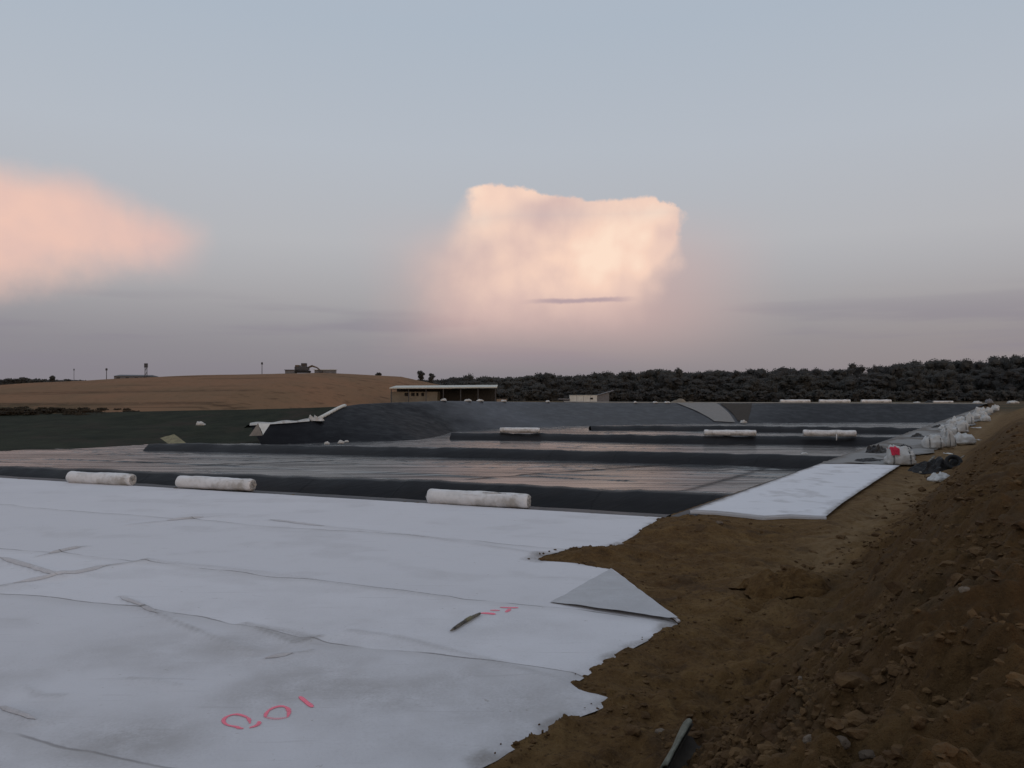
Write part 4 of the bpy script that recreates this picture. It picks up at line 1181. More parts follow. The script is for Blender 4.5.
for i, (px, py, Y, w, h, lb) in enumerate([
        (327, 444.5, 95, 0.6, 0.35, 'small pale bundle on the second berm, left one of the pair'), (341, 443.6, 96, 0.7, 0.4, 'small pale bundle on the second berm, right one of the pair'),
        (346.5, 442.2, 100, 0.5, 0.25, 'tiny pale bit just right of the pair of bundles on the second berm'),
        (459.5, 437.5, 121, 1.0, 0.75, 'white boxy sack at the left end of the third berm'), (468, 438.5, 120, 1.1, 0.22, 'flat white sack just right of the boxy one on the third berm'),
        (478, 438.4, 120, 0.5, 0.3, 'small white lump at the right of the flat sack on the third berm'),
        (743.5, 423, 172, 1.3, 0.6, 'white sack at the foot of the far slope below the cloth strip'), (804, 454.2, 84, 0.7, 0.2, 'small pale bit of cloth on the second berm near the strip')]):
    rock_bit(lb, px, py, Y, w, h, M['bag'], 'sandbag', 'sandbag', g, 60 + i)
# white pipe running down the west bank and pale cloth along its lower crest
pts = [tuple(on_slope(u, 1.0, 0.16)) for u in np.linspace(2.05, 3.15, 9)]
Vv, Ff = tube(pts, 0.28, 8); o = mesh_obj('pipe', Vv, Ff, M['white_paint']); tag(o, 'white pipe running down the crest of the west bank', 'pipe')
p = on_slope(1.9, 1.0)
o = crumple('cloth_bundle', 'grey-white crumpled cloth at the lower end of the white pipe', 'cloth', (p[0], p[1], p[2] - 0.1), 2.6, 1.6, 0.9, M['bag'], 6)
n = 40; us = np.linspace(0.0, 1.7, n); vv = []
for u in us:
    c0 = on_slope(u, 0.97); c1 = on_slope(u, 1.0)
    vv += [c0 + np.array([0, -0.3, 0.03]), c1 + np.array([0, 0, 0.28 + 0.1 * math.sin(u * 9)]), c1 + np.array([0, 0.8, -0.1])]
o = mesh_obj('cloth_edging', vv, grid_faces(n, 3), M['bag']); tag(o, 'thin pale cloth edging along the low west crest', 'cloth')
# small white bags on the far crest
gl = [(442, 'left of the shed posts'), (467, 'under the shed roof'), (482, 'just right of the shed middle'), (503, 'right of the shed end'), (547, 'left of the white cabin'), (634, 'right of the cabin'),
      (656, 'midway between cabin and cloth strip'), (669, 'next to the cloth strip')]
def crest_at(px):
    c = CR; pxs = CX + c[:, 0] / c[:, 1] * F
    i = int(np.argmin(np.abs(pxs - px))); return c[i]
for i, (px, w_) in enumerate(gl):
    c = crest_at(px)
    o = bm_obj('sandbag', sack_mesh(1.1 + 0.3 * math.sin(i), 0.7, 0.42, 90 + i, 0, 0.4), M['bag'], None, True)
    o.location = (c[0], c[1] + 0.2, c[2] + 0.02); tag(o, 'small white bag on the far crest, ' + w_, 'sandbag', 'small white bags on the far crest')
for i, (px, mt, w, h, lb) in enumerate([(917, 'bag', 1.6, 0.5, 'pale bag on the far crest left of the dark scraps'), (930, 'scrap', 2.0, 0.8, 'dark scraps on the far crest before the wood'),
                                       (977, 'bag', 1.8, 0.6, 'pale low bag where the far crest meets the row of sacks'), (989, 'grey_metal', 1.7, 1.1, 'grey rounded bag at the far right end of the crest'),
                                       (1013, 'bag', 2.4, 0.7, 'pale bag out on the far dirt at the right edge')]):
    p = atd(px, 403.5, 199)
    o = bm_obj('crest_sack', sack_mesh(w, w * 0.6, h, 120 + i, 0, 0.4), M[mt], None, True); o.location = (p[0], 199, 1.05); tag(o, lb, 'sack')
c = crest_at(684)
crumple('earth_heap', 'low grey heap of earth on the far crest beside the cloth strip', 'heap', (c[0], c[1] + 2.5, c[2] - 0.1), 7, 3, 1.1, M['cream_wall'], 4, freq=1.2)

# ------------------------------------------------------------------ buildings
def open_shed():
    Y = 196; L = atd(390, 388, Y); Rr_ = atd(497, 388, Y); zt = L[2]; x0, x1 = L[0], Rr_[0]; g0 = 0.8
    t = empty('open_shed', ((x0 + x1) / 2, Y, g0)); tag(t, 'long low open shed with pale flat roof at the foot of the hill', 'shed')
    ox = (x0 + x1) / 2
    bm = bmesh.new(); vs = box(bm, (0, 4.5, zt - g0), (x1 - x0, 11, 0.30), 0.03)
    for v in bm.verts: v.co.z += 0.02 * (v.co.x + 13)*0.4 
    for v in bm.verts: v.co.z += 0.05 * (v.co.y)
    bm_obj('roof', bm, M['roof_pale'], t)
    wall_w = atd(437, 395, Y)[0] - x0
    bm = bmesh.new()
    # wall built as panels around its openings
    bx0 = x0 - ox; H = zt - g0 - 0.95
    opens = [(0.30, 0.40), (0.44, 0.52), (0.55, 0.60), (0.66, 0.72)]
    xs = [0.0]
    for a, b_ in opens: xs += [a, b_]
    xs.append(1.0)
    for i in range(0, len(xs) - 1):
        a, b_ = bx0 + wall_w * xs[i], bx0 + wall_w * xs[i + 1]
        if i % 2 == 0: box(bm, ((a + b_) / 2, 0.8, H / 2), (b_ - a, 0.3, H))
        else:
            box(bm, ((a + b_) / 2, 0.8, H * 0.33), (b_ - a - 0.004, 0.29, H * 0.66))
            box(bm, ((a + b_) / 2, 0.8, H * 0.96), (b_ - a - 0.004, 0.29, H * 0.08))
    bm_obj('wall', bm, M['cream_wall'], t)
    bm = bmesh.new(); box(bm, (bx0 + wall_w - 0.2, 5, H / 2), (0.3, 8, H)); bm_obj('end_wall', bm, M['cream_wall'], t)
    bm = bmesh.new(); box(bm, (bx0 + wall_w * 0.5, 2.2, H / 2), (wall_w * 0.9, 0.1, H * 0.96)); bm_obj('interior', bm, M['dark_metal'], t)
    bm = bmesh.new(); box(bm, (0, 9.6, (zt - g0) * 0.48), (x1 - x0 - 0.6, 0.2, (zt - g0) * 0.96)); bm_obj('back_wall', bm, M['scrap'], t)
    for k in range(7):
        bm = bmesh.new(); x = bx0 + 0.4 + (x1 - x0 - 0.8) * k / 6
        hh = zt - g0 - 0.30 + 0.008 * (x + 13)
        box(bm, (x, -0.4, hh / 2), (0.2, 0.2, hh)); bm_obj('post', bm, M['dark_metal'], t)
open_shed()
def site_cabin():
    Y = 205; a = atd(570, 395.5, Y); b_ = atd(597, 395, Y); zt = a[2]; g0 = 0.2; H = zt - g0; w = b_[0] - a[0]
    t = empty('site_cabin', ((a[0] + b_[0]) / 2, Y, g0), R(0)); tag(t, 'white site cabin with grey lean-to behind the far crest', 'cabin')
    bm = bmesh.new(); box(bm, (0, 1.3, H / 2), (w, 2.6, H), 0.04); bm_obj('body', bm, M['white_paint'], t)
    for k in range(3):
        bm = bmesh.new(); box(bm, (-w / 2 + w * (k + 1) / 4, -0.012, H / 2), (0.07, 0.03, H * 0.96)); bm_obj('panel_seam', bm, M['grey_metal'], t)
    bm = bmesh.new(); box(bm, (w * 0.30, -0.02, H * 0.72), (0.8, 0.05, 0.5), 0.01); wn = bm_obj('window', bm, M['grey_metal'], t)
    bm = bmesh.new(); box(bm, (w * 0.30, -0.05, H * 0.72), (0.66, 0.03, 0.38)); bm_obj('pane', bm, M['glass'], wn)
    bm = bmesh.new(); box(bm, (0, 1.3, H + 0.05), (w + 0.25, 2.85, 0.11), 0.02); bm_obj('roof', bm, M['roof_pale'], t)
    # lean-to with raised roof edge
    vv = [(w / 2 + 0.03, 0.2, 0), (w / 2 + 3.2, 0.2, 0), (w / 2 + 3.2, 0.2, H * 1.25), (w / 2 + 0.03, 0.2, H * 0.98), (w / 2 + 0.03, 2.4, 0), (w / 2 + 3.2, 2.4, 0), (w / 2 + 3.2, 2.4, H * 1.25), (w / 2 + 0.03, 2.4, H * 0.98)]
    ff = [(0, 1, 2, 3), (4, 7, 6, 5), (1, 5, 6, 2), (0, 3, 7, 4)]
    mesh_obj('lean_to', vv, ff, M['grey_metal'], t, False)
    vv = [(w / 2 + 0.03, -0.1, H * 1.0), (w / 2 + 4.4, -0.1, H * 1.42), (w / 2 + 4.4, 2.7, H * 1.42), (w / 2 + 0.03, 2.7, H * 1.0)]
    vv += [(x, y, z + 0.12) for x, y, z in vv]
    mesh_obj('lean_to_roof', vv, [(3, 2, 1, 0), (4, 5, 6, 7), (0, 1, 5, 4), (1, 2, 6, 5), (2, 3, 7, 6), (3, 0, 4, 7)], M['grey_metal'], t, False)
    p = atd(564, 398, Y)
    t2 = empty('trailer', (p[0], Y + 0.5, g0)); tag(t2, 'small dark flat trailer at the left of the white cabin', 'trailer')
    bm = bmesh.new(); box(bm, (0, 0, 1.9), (3.0, 1.8, 0.28), 0.03); bm_obj('deck', bm, M['grey_metal'], t2)
    bm = bmesh.new(); box(bm, (0.6, 0, 1.2), (1.6, 1.6, 1.1), 0.05); bm_obj('chassis', bm, M['dark_metal'], t2)
    for sx in (-0.5, 0.8):
        Vv, Ff = tube([(sx, -0.95, 0.5), (sx, -0.65, 0.5)], 0.5, 14); mesh_obj('wheel', Vv, Ff, M['pit_rubber'], t2)
site_cabin()

# machine on the hill top: a tracked excavator with its boom stretched out low
def excavator():
    Y = 250; p = atd(303, 374, Y); g0 = hill_z(p[0], Y) - 0.1
    k = 1.0
    t = empty('excavator', (p[0], Y, g0)); tag(t, 'dark tracked machine with outstretched low arm on the hill top', 'excavator')
    for y in (-1.1, 1.1):
        pr = [(-2.4, .45), (-2.2, .1), (2.0, .1), (2.3, .45), (2.0, .85), (-2.1, .85)]
        vv = [(x, y - 0.3, z) for x, z in pr] + [(x, y + 0.3, z) for x, z in pr]
        ff = [tuple(range(6)), tuple(range(11, 5, -1))] + [(i, (i + 1) % 6, (i + 1) % 6 + 6, i + 6) for i in range(6)]
        mesh_obj('track_unit', vv, ff, M['pit_rubber'], t, False)
    bm = bmesh.new(); box(bm, (-0.3, 0, 1.5), (4.2, 2.6, 1.15), 0.12); bm_obj('upper_body', bm, M['dark_metal'], t)
    bm = bmesh.new(); box(bm, (0.5, -0.55, 2.55), (1.7, 1.2, 1.3), 0.12); cb = bm_obj('cab', bm, M['dark_metal'], t)
    bm = bmesh.new(); box(bm, (0.5, -1.165, 2.65), (1.3, 0.04, 0.8)); bm_obj('window', bm, M['glass'], cb)
    bm = bmesh.new(); box(bm, (-1.6, 0, 2.3), (1.3, 2.4, 0.6), 0.1); bm_obj('engine_cover', bm, M['machine'], t)
    Vv, Ff = tube([(1.2, 0.3, 1.6), (2.8, 0.3, 2.35), (4.4, 0.3, 1.8)], [0.32, 0.36, 0.22], 6); mesh_obj('boom', Vv, Ff, M['machine'], t, False)
    Vv, Ff = tube([(4.4, 0.3, 1.8), (5.7, 0.3, 0.8)], [0.24, 0.15], 6); mesh_obj('dipper_arm', Vv, Ff, M['machine'], t, False)
    vv = [(5.2, -0.2, 0.9), (6.1, -0.2, 0.95), (6.0, -0.2, 0.2), (5.3, -0.2, 0.05), (5.2, 0.8, 0.9), (6.1, 0.8, 0.95), (6.0, 0.8, 0.2), (5.3, 0.8, 0.05)]
    mesh_obj('bucket', vv, [(0, 1, 2, 3), (7, 6, 5, 4), (0, 3, 7, 4), (1, 5, 6, 2), (3, 2, 6, 7)], M['dark_metal'], t, False)
    # pale low hut and stacked pallets beside it
    p = atd(324, 374.5, Y); t2 = empty('pale_hut', (p[0], Y + 2, hill_z(p[0], Y + 2) - 0.2)); tag(t2, 'low pale hut beside the machine on the hill top', 'hut')
    bm = bmesh.new(); box(bm, (0, 0, 0.5), (6.5, 2.5, 1.0)); bm_obj('wall', bm, M['grey_metal'], t2)
    bm = bmesh.new(); box(bm, (0, 0, 1.1), (7, 3, 0.18), 0.02); bm_obj('roof', bm, M['roof_pale'], t2)
    p = atd(291, 374, Y); t3 = empty('dark_hut', (p[0], Y, hill_z(p[0], Y) - 0.2)); tag(t3, 'small dark hut left of the machine on the hill top', 'hut')
    bm = bmesh.new(); box(bm, (0, 0, 0.55), (3.2, 2.2, 1.1)); bm_obj('wall', bm, M['grey_metal'], t3)
    bm = bmesh.new(); box(bm, (0, 0, 1.2), (3.6, 2.6, 0.2), 0.02); bm_obj('roof', bm, M['dark_metal'], t3)
excavator()
def mast(px, ytop, ybot, Y, rad, label, box_w=0, name='pole', cat='pole'):
    b0 = atd(px, ybot, Y); tp = atd(px, ytop, Y)
    t = empty(name, tuple(b0 - np.array([0, 0, 1.5]))); tag(t, label, cat)
    H = tp[2] - b0[2] + 1.5
    if box_w:
        for sx in (-0.35, 0.35):
            Vv, Ff = tube([(sx * box_w, 0, 0), (sx * box_w * 0.8, 0, H - box_w)], rad, 6); mesh_obj('leg', Vv, Ff, M['dark_metal'], t, False)
        for k in range(3):
            z0 = 1 + (H - box_w - 1) * k / 3; z1 = 1 + (H - box_w - 1) * (k + 1) / 3
            Vv, Ff = tube([(-0.33 * box_w, 0, z0), (0.33 * box_w, 0, z1)], rad * 0.6, 5); mesh_obj('brace', Vv, Ff, M['dark_metal'], t, False)
        bm = bmesh.new(); box(bm, (0, 0, H - box_w * 0.6), (box_w, 0.5, box_w * 1.3), 0.05); bm_obj('lamp_panel', bm, M['dark_metal'], t)
    else:
        Vv, Ff = tube([(0, 0, 0), (0, 0, H)], [rad, rad * 0.7], 6); mesh_obj('shaft', Vv, Ff, M['dark_metal'], t, False)
        bm = bmesh.new(); box(bm, (0, 0, H - 0.5), (rad * 4.5, rad * 2, 0.7), 0.03); bm_obj('head', bm, M['dark_metal'], t)
mast(146, 363.5, 379, 265, 0.12, 'lattice mast with a boxy lamp head on the left part of the hill', 1.1, 'floodlight_mast', 'mast')
mast(106.5, 368, 382, 268, 0.14, 'thin dark pole left of the low building on the hill')
mast(262, 362, 376, 262, 0.13, 'thin pale pole on the hill left of the machine')
mast(74, 368.5, 382, 330, 0.10, 'faint thin pole above the far left trees')
def low_building():
    Y = 268; a = atd(114, 376, Y); b_ = atd(150, 376, Y); gz0 = hill_z((a[0] + b_[0]) / 2, Y) - 0.5
    w = b_[0] - a[0]; H = a[2] - gz0
    t = empty('low_building', ((a[0] + b_[0]) / 2, Y, gz0)); tag(t, 'long low grey building at the left of the hill under the lattice mast', 'building')
    bm = bmesh.new(); box(bm, (0, 3, H * 0.5), (w, 6, H)); bm_obj('wall', bm, M['grey_metal'], t)
    vv = [(-w / 2 - .3, -.3, H), (w / 2 + .3, -.3, H * 0.93), (w / 2 + .3, 6.3, H * 0.93), (-w / 2 - .3, 6.3, H), (-w / 2 + .6, 3, H + .5), (w / 2 - .6, 3, H + .4)]
    mesh_obj('roof', vv, [(0, 1, 5, 4), (1, 2, 5), (2, 3, 4, 5), (3, 0, 4)], M['dark_metal'], t, False)
    for k in range(4):
        bm = bmesh.new(); box(bm, (-w * 0.38 + w * 0.25 * k, -0.02, H * 0.62), (1.2, 0.05, 0.7)); bm_obj('window', bm, M['glass'], t)
low_building()

# ------------------------------------------------------------------ trees
def leaf_cloud(cx, cy, z0, h, w, n, rnd, size):
    """n leaf clumps (bent quads) spread through an uneven crown of several lobes"""
    lobes = []
    k = rnd.integers(5, 9)
    for i in range(k):
        a = rnd.uniform(0, 6.28); rr = rnd.uniform(0.05, 0.34) * w; zz = z0 + h * (rnd.uniform(0.2, 0.88) - 0.25 * (rr / w) )
        q = 1 - abs((zz - z0) / h - 0.5) * 0.9
        lobes.append((cx + rr * math.cos(a), cy + rr * math.sin(a), zz, rnd.uniform(0.18, 0.34) * w * q, rnd.uniform(0.12, 0.2) * h))
    lobes.append((cx + rnd.uniform(-.08, .08) * w, cy, z0 + h * 0.86, 0.27 * w, 0.12 * h))
    L = np.array(lobes + lobes[-1:])
    li = rnd.integers(0, len(L), n)
    d = rnd.normal(size=(n, 3)); d /= np.linalg.norm(d, axis=1)[:, None]
    rad = rnd.uniform(0.55, 1.05, n)
    c = L[li, :3] + d * np.stack([L[li, 3], L[li, 3], L[li, 4]], 1) * rad[:, None]
    e1 = rnd.normal(size=(n, 3)); e1 /= np.linalg.norm(e1, axis=1)[:, None]
    e2 = np.cross(e1, rnd.normal(size=(n, 3))); e2 /= np.linalg.norm(e2, axis=1)[:, None] + 1e-9
    s = size * rnd.uniform(0.5, 1.2, n)[:, None]
    quad = np.stack([c - e1 * s, c + e2 * s * 0.7, c + e1 * s, c - e2 * s * 0.7], 1).reshape(-1, 3)
    faces = [tuple(r) for r in np.arange(n * 4).reshape(n, 4)]
    V_, base = [quad], n * 4
    v0, f0 = ICO1
    for l in L[:-1]:
        k_ = 0.74 * (1 + 0.25 * rnd.normal(size=(len(v0), 1)) * 0.6)
        V_.append(v0 * k_ * np.array([l[3], l[3], l[4]]) + l[:3]); faces += [tuple(r) for r in f0 + base]; base += len(v0)
    return np.concatenate(V_), faces
def wood(name, label, rows, mat, per, size):
    rnd = np.random.default_rng(31); VV, FF = [], []; base = 0
    for (x, y, z, h, w) in rows:
        q, f = leaf_cloud(x, y, z, h, w, per, rnd, size); VV.append(q); FF.append([tuple(i + base for i in ff) for ff in f]); base += len(q)
        tv, tf = tube([(x, y, z - 0.5), (x + rnd.uniform(-.3, .3), y, z + h * 0.35), (x + rnd.uniform(-.5, .5), y, z + h * 0.7)], [0.28, 0.2, 0.08], 5, False)
        VV.append(np.array([v[:] for v in tv])); base2 = base
        FF.append([tuple(i + base2 for i in ff) for ff in tf]); base += len(tv)
    verts = np.concatenate(VV); faces = [tuple(ff) for F_ in FF for ff in F_]
    o = mesh_obj(name, verts, faces, mat, smooth=False); tag(o, label, 'wood', kind='stuff'); return o
rnd = np.random.default_rng(3)
rows = []
PX = [425, 470, 520, 560, 600, 640, 655, 690, 740, 780, 830, 860, 900, 940, 970, 1000, 1024, 1100, 1250]
TY = [379.5, 377.5, 376.5, 374.5, 373.5, 371.5, 368, 370, 371, 368.5, 368.5, 366, 362.5, 358.5, 359, 356, 353, 349, 347]
for k in range(760):
    px = rnd.uniform(402, 1300); far = k % 5 < 3
    Y = rnd.uniform(393, 430) if far else rnd.uniform(343, 393)
    top = np.interp(px, PX, TY); X = (px - CX) / F * Y; zt = CAM_H + (HY - top) / F * Y
    hs = rnd.uniform(0.90, 1.0) if far else rnd.uniform(0.5, 0.86)
    lump = 1 + 0.10 * float(vnoise(px * 0.035, 0.3, 4)) + 0.08 * float(vnoise(px * 0.011, 0.5, 9))
    if far and rnd.random() < 0.12 and px > 460: hs *= rnd.uniform(1.04, 1.12)
    h = max(4.0, (zt + 0.8) * hs * lump + 0.5)
    if px < 445: h = min(h, zt + 0.8)
    rows.append((X, Y, -0.8, h, rnd.uniform(7, 15)))
print('wood trees', len(rows))
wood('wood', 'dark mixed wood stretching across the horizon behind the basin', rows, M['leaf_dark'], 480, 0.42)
# undergrowth along the foot of the wood
rows = []
for k in range(170):
    px = 430 + 640 * k / 170; Y = 335 + rnd.uniform(-4, 4)
    rows.append(((px - CX) / F * Y, Y, -0.9, rnd.uniform(3.0, 6.0), rnd.uniform(5, 8)))
wood('undergrowth', 'dark scrub along the foot of the wood', rows, M['leaf_dark'], 90, 0.8)
# left tree line on the skyline
rows = []
for k in range(75):
    px = -60 + 152 * k / 75; Y = 380 + rnd.uniform(-10, 10)
    top = np.interp(px, [-60, 0, 25, 45, 60, 80, 95], [377, 378.5, 377.5, 379, 379.5, 378.8, 384]) + rnd.uniform(0, 2.2)
    base_z = CAM_H + (HY - 391) / F * Y
    zt = CAM_H + (HY - top) / F * Y
    rows.append(((px - CX) / F * Y, Y, base_z, max(1.5, zt - base_z), rnd.uniform(4, 7)))
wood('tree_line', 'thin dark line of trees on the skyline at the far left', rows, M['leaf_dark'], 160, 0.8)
# dark hedge-like growth where the stubble meets the green slope
rows = []
for k in range(85):
    px = -40 + 170 * k / 85 + rnd.uniform(-3, 3); Y = 143 + rnd.uniform(-4, 5)
    z = hill_z((px - CX) / F * Y, Y) - 0.2
    rows.append(((px - CX) / F * Y, Y, z, rnd.uniform(0.3, 0.95) * (1.0 if px < 95 else 0.6), rnd.uniform(1.5, 4.0)))
wood('hedge_growth', 'rough dark scrub between the stubble hill and the green slope', rows, M['leaf_hedge'], 110, 0.25)
# single trees that stand out
def tree(label, px, ytop, Y, zbase, w, mat, per=420, size=0.42):
    X = (px - CX) / F * Y; zt = CAM_H + (HY - ytop) / F * Y
    t = empty('tree', (X, Y, zbase)); tag(t, label, 'tree')
    h = zt - zbase
    q, f = leaf_cloud(0, 0, 0.0, h, w, per, rnd, size); mesh_obj('crown', q, f, mat, t, False)
    tv, tf = tube([(0, 0, -0.5), (0.1, 0, h * 0.3), (-0.05, 0, h * 0.6), (0.1, 0, h * 0.8)], [0.22, 0.17, 0.1, 0.04], 6)
    for a in (0.6, 2.5, 4.4):
        bv, bf = tube([(0, 0, h * 0.35), (math.cos(a) * w * 0.2, math.sin(a) * w * 0.2, h * 0.55), (math.cos(a) * w * 0.33, math.sin(a) * w * 0.33, h * 0.72)], [0.1, 0.06, 0.03], 5)
        tf += [tuple(i + len(tv) for i in x) for x in bf]; tv += bv
    mesh_obj('trunk', tv, tf, M['bark'], t)
Yh = 300
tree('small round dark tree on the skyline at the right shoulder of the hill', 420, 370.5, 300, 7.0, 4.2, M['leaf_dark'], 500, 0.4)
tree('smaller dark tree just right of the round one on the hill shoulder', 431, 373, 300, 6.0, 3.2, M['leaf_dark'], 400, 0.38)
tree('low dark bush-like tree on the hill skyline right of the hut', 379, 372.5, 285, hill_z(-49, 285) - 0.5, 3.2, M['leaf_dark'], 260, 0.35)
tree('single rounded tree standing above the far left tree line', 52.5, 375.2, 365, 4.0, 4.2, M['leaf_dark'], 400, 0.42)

# ------------------------------------------------------------------ sky and light
SUN_EL, SUN_AZ = R(4.0), R(150)          # azimuth measured from +Y toward +X: behind and to the right of the view
world = bpy.data.worlds.new('World'); scene.world = world; world.use_nodes = True
nt = world.node_tree; nt.nodes.clear(); T = NT(nt)
sky = T.n('ShaderNodeTexSky', sky_type='NISHITA'); sky.sun_disc = False
sky.sun_elevation = SUN_EL; sky.sun_rotation = SUN_AZ; sky.dust_density = 2.0; sky.ozone_density = 2.0; sky.air_density = 1.0
dirv = T.n('ShaderNodeTexCoord').outputs['Generated']
sp = T.n('ShaderNodeSeparateXYZ'); T.link(dirv, sp.inputs[0])
deg = 180 / math.pi
az = T.m('MULTIPLY', T.m('ARCTAN2', sp.outputs[0], sp.outputs[1]), deg)
el = T.m('MULTIPLY', T.m('ARCSINE', sp.outputs[2]), deg)
# haze gradient over elevation
f_el = T.m('DIVIDE', T.m('ADD', el, 2.0), 92.0, clamp=True)
E = lambda d: (d + 2) / 92
haze = T.ramp(f_el, [(0.0, srgb(138, 133, 139)[:3]), (E(1.2), srgb(140, 135, 141)[:3]), (E(3.2), srgb(149, 145, 150)[:3]), (E(6.5), srgb(170, 167, 170)[:3]), (E(10.5), srgb(184, 184, 188)[:3]),
                      (E(17), srgb(184, 190, 199)[:3]), (E(25), srgb(176, 187, 200)[:3]), (E(45), srgb(176, 186, 202)[:3]), (1.0, srgb(176, 186, 204)[:3])])
nsky = T.mix(1.0, sky.outputs[0], rgba(0.10, 0.10, 0.10), 'MULTIPLY')
base = T.mix(0.94, nsky, haze)
# the afterglow of the low sun, behind the view
bk = T.m('MULTIPLY', T.ss(0.2, 1.0, T.m('ADD', T.m('MULTIPLY', sp.outputs[0], math.sin(SUN_AZ)), T.m('MULTIPLY', sp.outputs[1], math.cos(SUN_AZ)))), T.ss(40.0, 4.0, el))
base = T.mix(bk, base, rgba(1.25, 0.86, 0.58))
n_l = T.noise(dirv, 5.0, 5, 0.55); n_m = T.noise(dirv, 16.0, 6, 0.6); n_s = T.noise(dirv, 45.0, 5, 0.6)
c_ = lambda n: T.m('SUBTRACT', n, 0.5)
band = T.noise(T.map(dirv, (3, 3, 34)), 1.0, 4, 0.5)
# warm tint toward the right, cooler and darker to the left, low down
low = T.ss(9.0, 2.0, el)
base = T.mix(T.m('MULTIPLY', T.m('MULTIPLY', T.ss(0.0, 30.0, az), low), 0.35), base, srgb(156, 143, 140))
base = T.mix(T.m('MULTIPLY', T.m('MULTIPLY', T.ss(5.0, -35.0, az), low), 0.35), base, srgb(130, 127, 138))
base = T.mix(T.m('MULTIPLY', T.m('MULTIPLY', T.ss(0.48, 0.66, band), T.m('MULTIPLY', T.ss(7.5, 4.5, el), T.ss(0.8, 2.5, el))), 0.45), base, srgb(136, 130, 142))
# soft warm glow around the large cloud
gl = T.m('MULTIPLY', T.m('MULTIPLY', T.ss(-13.0, -1.0, T.m('ADD', az, T.m('MULTIPLY', c_(n_l), 8))), T.ss(21.0, 8.0, az)), T.m('MULTIPLY', T.ss(0.5, 6.0, el), T.ss(14.0, 8.0, el)))
base = T.mix(T.m('MULTIPLY', gl, 0.55), base, srgb(212, 174, 167))

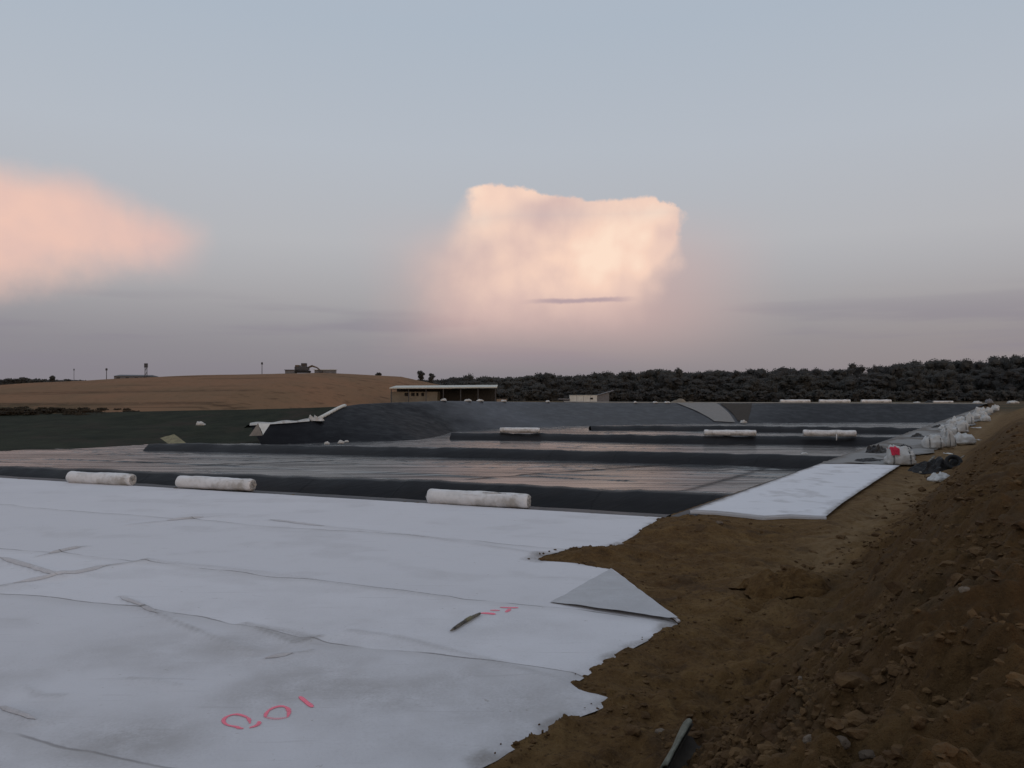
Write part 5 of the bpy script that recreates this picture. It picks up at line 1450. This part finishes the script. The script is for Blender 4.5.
def cloudmix(base):
    # large cumulus
    vo = T.n('ShaderNodeTexVoronoi', feature='SMOOTH_F1'); T.link(dirv, vo.inputs['Vector']); vo.inputs['Scale'].default_value = 34.0; vo.inputs['Smoothness'].default_value = 0.4
    puff = T.m('MULTIPLY', T.m('SUBTRACT', vo.outputs['Distance'], 0.4), T.ss(4.0, 11.0, az))
    wa = T.m('ADD', az, T.m('ADD', T.m('ADD', T.m('MULTIPLY', c_(n_m), 2.4), T.m('MULTIPLY', c_(n_s), 1.0)), T.m('MULTIPLY', puff, 1.8)))
    we = T.m('ADD', el, T.m('ADD', T.m('MULTIPLY', c_(n_m), 0.9), T.m('MULTIPLY', c_(n_s), 0.8)))
    fc = T.n('ShaderNodeFloatCurve'); cm = fc.mapping; cv = cm.curves[0]
    P = [(-9, 10.5), (-6, 12.2), (-4.4, 13.3), (-3.2, 14.6), (-0.9, 14.75), (1.6, 14.5), (2.8, 14.15), (4.6, 13.95), (6.5, 13.8), (8.2, 13.85), (9.8, 13.8), (11.2, 13.55), (12.3, 13.1), (13.5, 12.2)]
    cv.points[0].location = ((P[0][0] + 12) / 28, P[0][1] / 20); cv.points[1].location = ((P[-1][0] + 12) / 28, P[-1][1] / 20)
    for a_, e_ in P[1:-1]: cv.points.new((a_ + 12) / 28, e_ / 20)
    cm.update()
    T.link(T.m('DIVIDE', T.m('ADD', wa, 12.0), 28.0, clamp=True), fc.inputs['Value'])
    topl = T.m('MULTIPLY', fc.outputs[0], 20.0)
    d_top = T.ss(-0.03, 0.28, T.m('SUBTRACT', topl, we))
    d_left = T.ss(-9.0, 0.6, T.m('ADD', wa, T.m('MULTIPLY', c_(n_l), 3.0)))
    sharp = T.m('MULTIPLY', T.ss(-3.9, -2.4, wa), T.ss(9.0, 14.0, el))
    d_left = T.m('MAXIMUM', T.m('MULTIPLY', d_left, T.ss(15.5, 11.5, T.m('ADD', el, T.m('MULTIPLY', T.ss(-2.8, -5.5, az), 3.0)))), sharp)
    wid = T.m('ADD', 0.7, T.m('MULTIPLY', T.ss(11.5, 6.0, el), 4.2))
    d_right = T.ss(0.0, 1.0, T.m('DIVIDE', T.m('SUBTRACT', 13.0, T.m('ADD', wa, T.m('MULTIPLY', T.ss(9.6, 4.5, el), 2.0))), wid))
    d_bot = T.ss(3.4, 7.6, T.m('ADD', we, T.m('MULTIPLY', c_(n_l), 2.0)))
    den = T.m('MULTIPLY', T.m('MULTIPLY', d_top, d_left), T.m('MULTIPLY', d_right, d_bot))
    bil = T.m('ADD', T.m('MULTIPLY', T.noise(dirv, 9.0, 3, 0.5, 0.6), 0.75), T.m('MULTIPLY', n_m, 0.25))
    def blob(a0, e0, ra, re, rot=0.0):
        da = T.m('SUBTRACT', wa, a0); de = T.m('SUBTRACT', el, e0); c0, s0 = math.cos(R(rot)), math.sin(R(rot))
        u_ = T.m('DIVIDE', T.m('ADD', T.m('MULTIPLY', da, c0), T.m('MULTIPLY', de, s0)), ra)
        v_ = T.m('DIVIDE', T.m('SUBTRACT', T.m('MULTIPLY', de, c0), T.m('MULTIPLY', da, s0)), re)
        return T.ss(1.0, 0.0, T.m('SQRT', T.m('ADD', T.m('MULTIPLY', u_, u_), T.m('MULTIPLY', v_, v_))))
    lit = T.m('ADD', 0.34, T.m('ADD', T.m('MULTIPLY', c_(bil), 1.7), T.m('ADD', T.m('MULTIPLY', c_(T.noise(T.map(dirv, (1, 1, 0.55), (0, R(28), 0)), 20.0, 6, 0.6, 0.8)), 0.5), T.m('MULTIPLY', T.m('SUBTRACT', 0.42, vo.outputs['Distance']), 0.35))))
    for bb, wt in [((-1.9, 13.2, 3.4, 3.4, 60), 0.62), ((1.8, 14.2, 2.2, 1.0, 0), 0.35), ((7.8, 11.2, 7.0, 3.4, 32), 0.45), ((6.0, 8.2, 4.5, 2.2, 25), 0.35), ((10.5, 12.6, 2.8, 1.6, 0), 0.3), ((2.6, 11.5, 4.5, 3.4, -35), -0.16), ((-4.5, 9.5, 3.5, 4.0, 0), -0.12)]:
        lit = T.m('ADD', lit, T.m('MULTIPLY', blob(*bb), wt))
    lit = T.m('MULTIPLY', lit, T.ss(3.5, 8.5, el), clamp=True)
    colr = T.ramp(lit, [(0.0, srgb(216, 186, 179)[:3]), (0.3, srgb(233, 201, 187)[:3]), (0.65, srgb(248, 213, 193)[:3]), (1.0, srgb(255, 226, 204)[:3])])
    base = T.mix(T.m('MULTIPLY', den, 0.95), base, colr)
    # dark sliver across its foot
    sl_e = T.m('ABSOLUTE', T.m('SUBTRACT', T.m('ADD', el, T.m('MULTIPLY', c_(n_s), 0.35)), T.m('ADD', 6.52, T.m('MULTIPLY', T.m('SUBTRACT', az, 4.5), 0.018))))
    sl = T.m('MULTIPLY', T.ss(0.26, 0.05, sl_e), T.m('MULTIPLY', T.ss(0.2, 3.5, az), T.ss(9.6, 6.5, az)))
    base = T.mix(T.m('MULTIPLY', sl, 0.8), base, srgb(172, 152, 160))
    # pink cloud at the left
    wa2 = T.m('ADD', az, T.m('ADD', T.m('MULTIPLY', c_(n_m), 2.0), T.m('MULTIPLY', c_(n_l), 3.0))); we2 = T.m('ADD', el, T.m('ADD', T.m('MULTIPLY', c_(n_m), 1.6), T.m('MULTIPLY', c_(n_l), 3.5)))
    t2 = T.m('ADD', 14.2, T.m('MULTIPLY', T.m('ADD', az, 33.3), -0.20))
    d1 = T.ss(-0.2, 2.6, T.m('SUBTRACT', t2, we2))
    b2 = T.m('ADD', 5.9, T.m('MULTIPLY', T.m('ADD', az, 33.3), 0.20))
    d2 = T.ss(-1.2, 2.4, T.m('SUBTRACT', we2, b2))
    d3 = T.ss(-20.4, -24.6, wa2)
    den2 = T.m('MULTIPLY', T.m('MULTIPLY', d1, d2), T.m('MULTIPLY', d3, T.ss(-75, -45, az)))
    colr2 = T.ramp(T.m('ADD', T.m('MULTIPLY', T.ss(0.36, 0.64, bil), 0.55), T.m('MULTIPLY', T.ss(-22, -33, az), 0.45)), [(0.0, srgb(214, 184, 180)[:3]), (1.0, srgb(246, 201, 182)[:3])])
    base = T.mix(T.m('MULTIPLY', den2, 0.86), base, colr2)
    return base
final = cloudmix(base)
bg = T.n('ShaderNodeBackground'); T.link(final, bg.inputs[0]); bg.inputs[1].default_value = 1.0
out = T.n('ShaderNodeOutputWorld'); T.link(bg.outputs[0], out.inputs[0])

sd = bpy.data.lights.new('sun', 'SUN'); sd.energy = 0.12; sd.angle = R(12); sd.color = (1.0, 0.80, 0.66)
so = bpy.data.objects.new('sun', sd); col.objects.link(so)
dvec = Vector((math.sin(SUN_AZ) * math.cos(R(14)), math.cos(SUN_AZ) * math.cos(R(14)), math.sin(R(14))))
dvec = Vector((math.sin(SUN_AZ) * math.cos(SUN_EL), math.cos(SUN_AZ) * math.cos(SUN_EL), math.sin(SUN_EL)))
so.rotation_euler = dvec.to_track_quat('Z', 'Y').to_euler()

# ------------------------------------------------------------------ camera
cd = bpy.data.cameras.new('camera'); cd.sensor_width = 36; cd.lens = F / 1024 * 36; cd.clip_end = 12000; cd.clip_start = 0.05
cd.shift_y = 6 / 1024
cam = bpy.data.objects.new('camera', cd); col.objects.link(cam); cam.location = (0, 0, CAM_H); cam.rotation_euler = (R(90), 0, 0)
scene.camera = cam
scene.view_settings.view_transform = 'Standard'; scene.view_settings.look = 'None'; scene.view_settings.exposure = 0
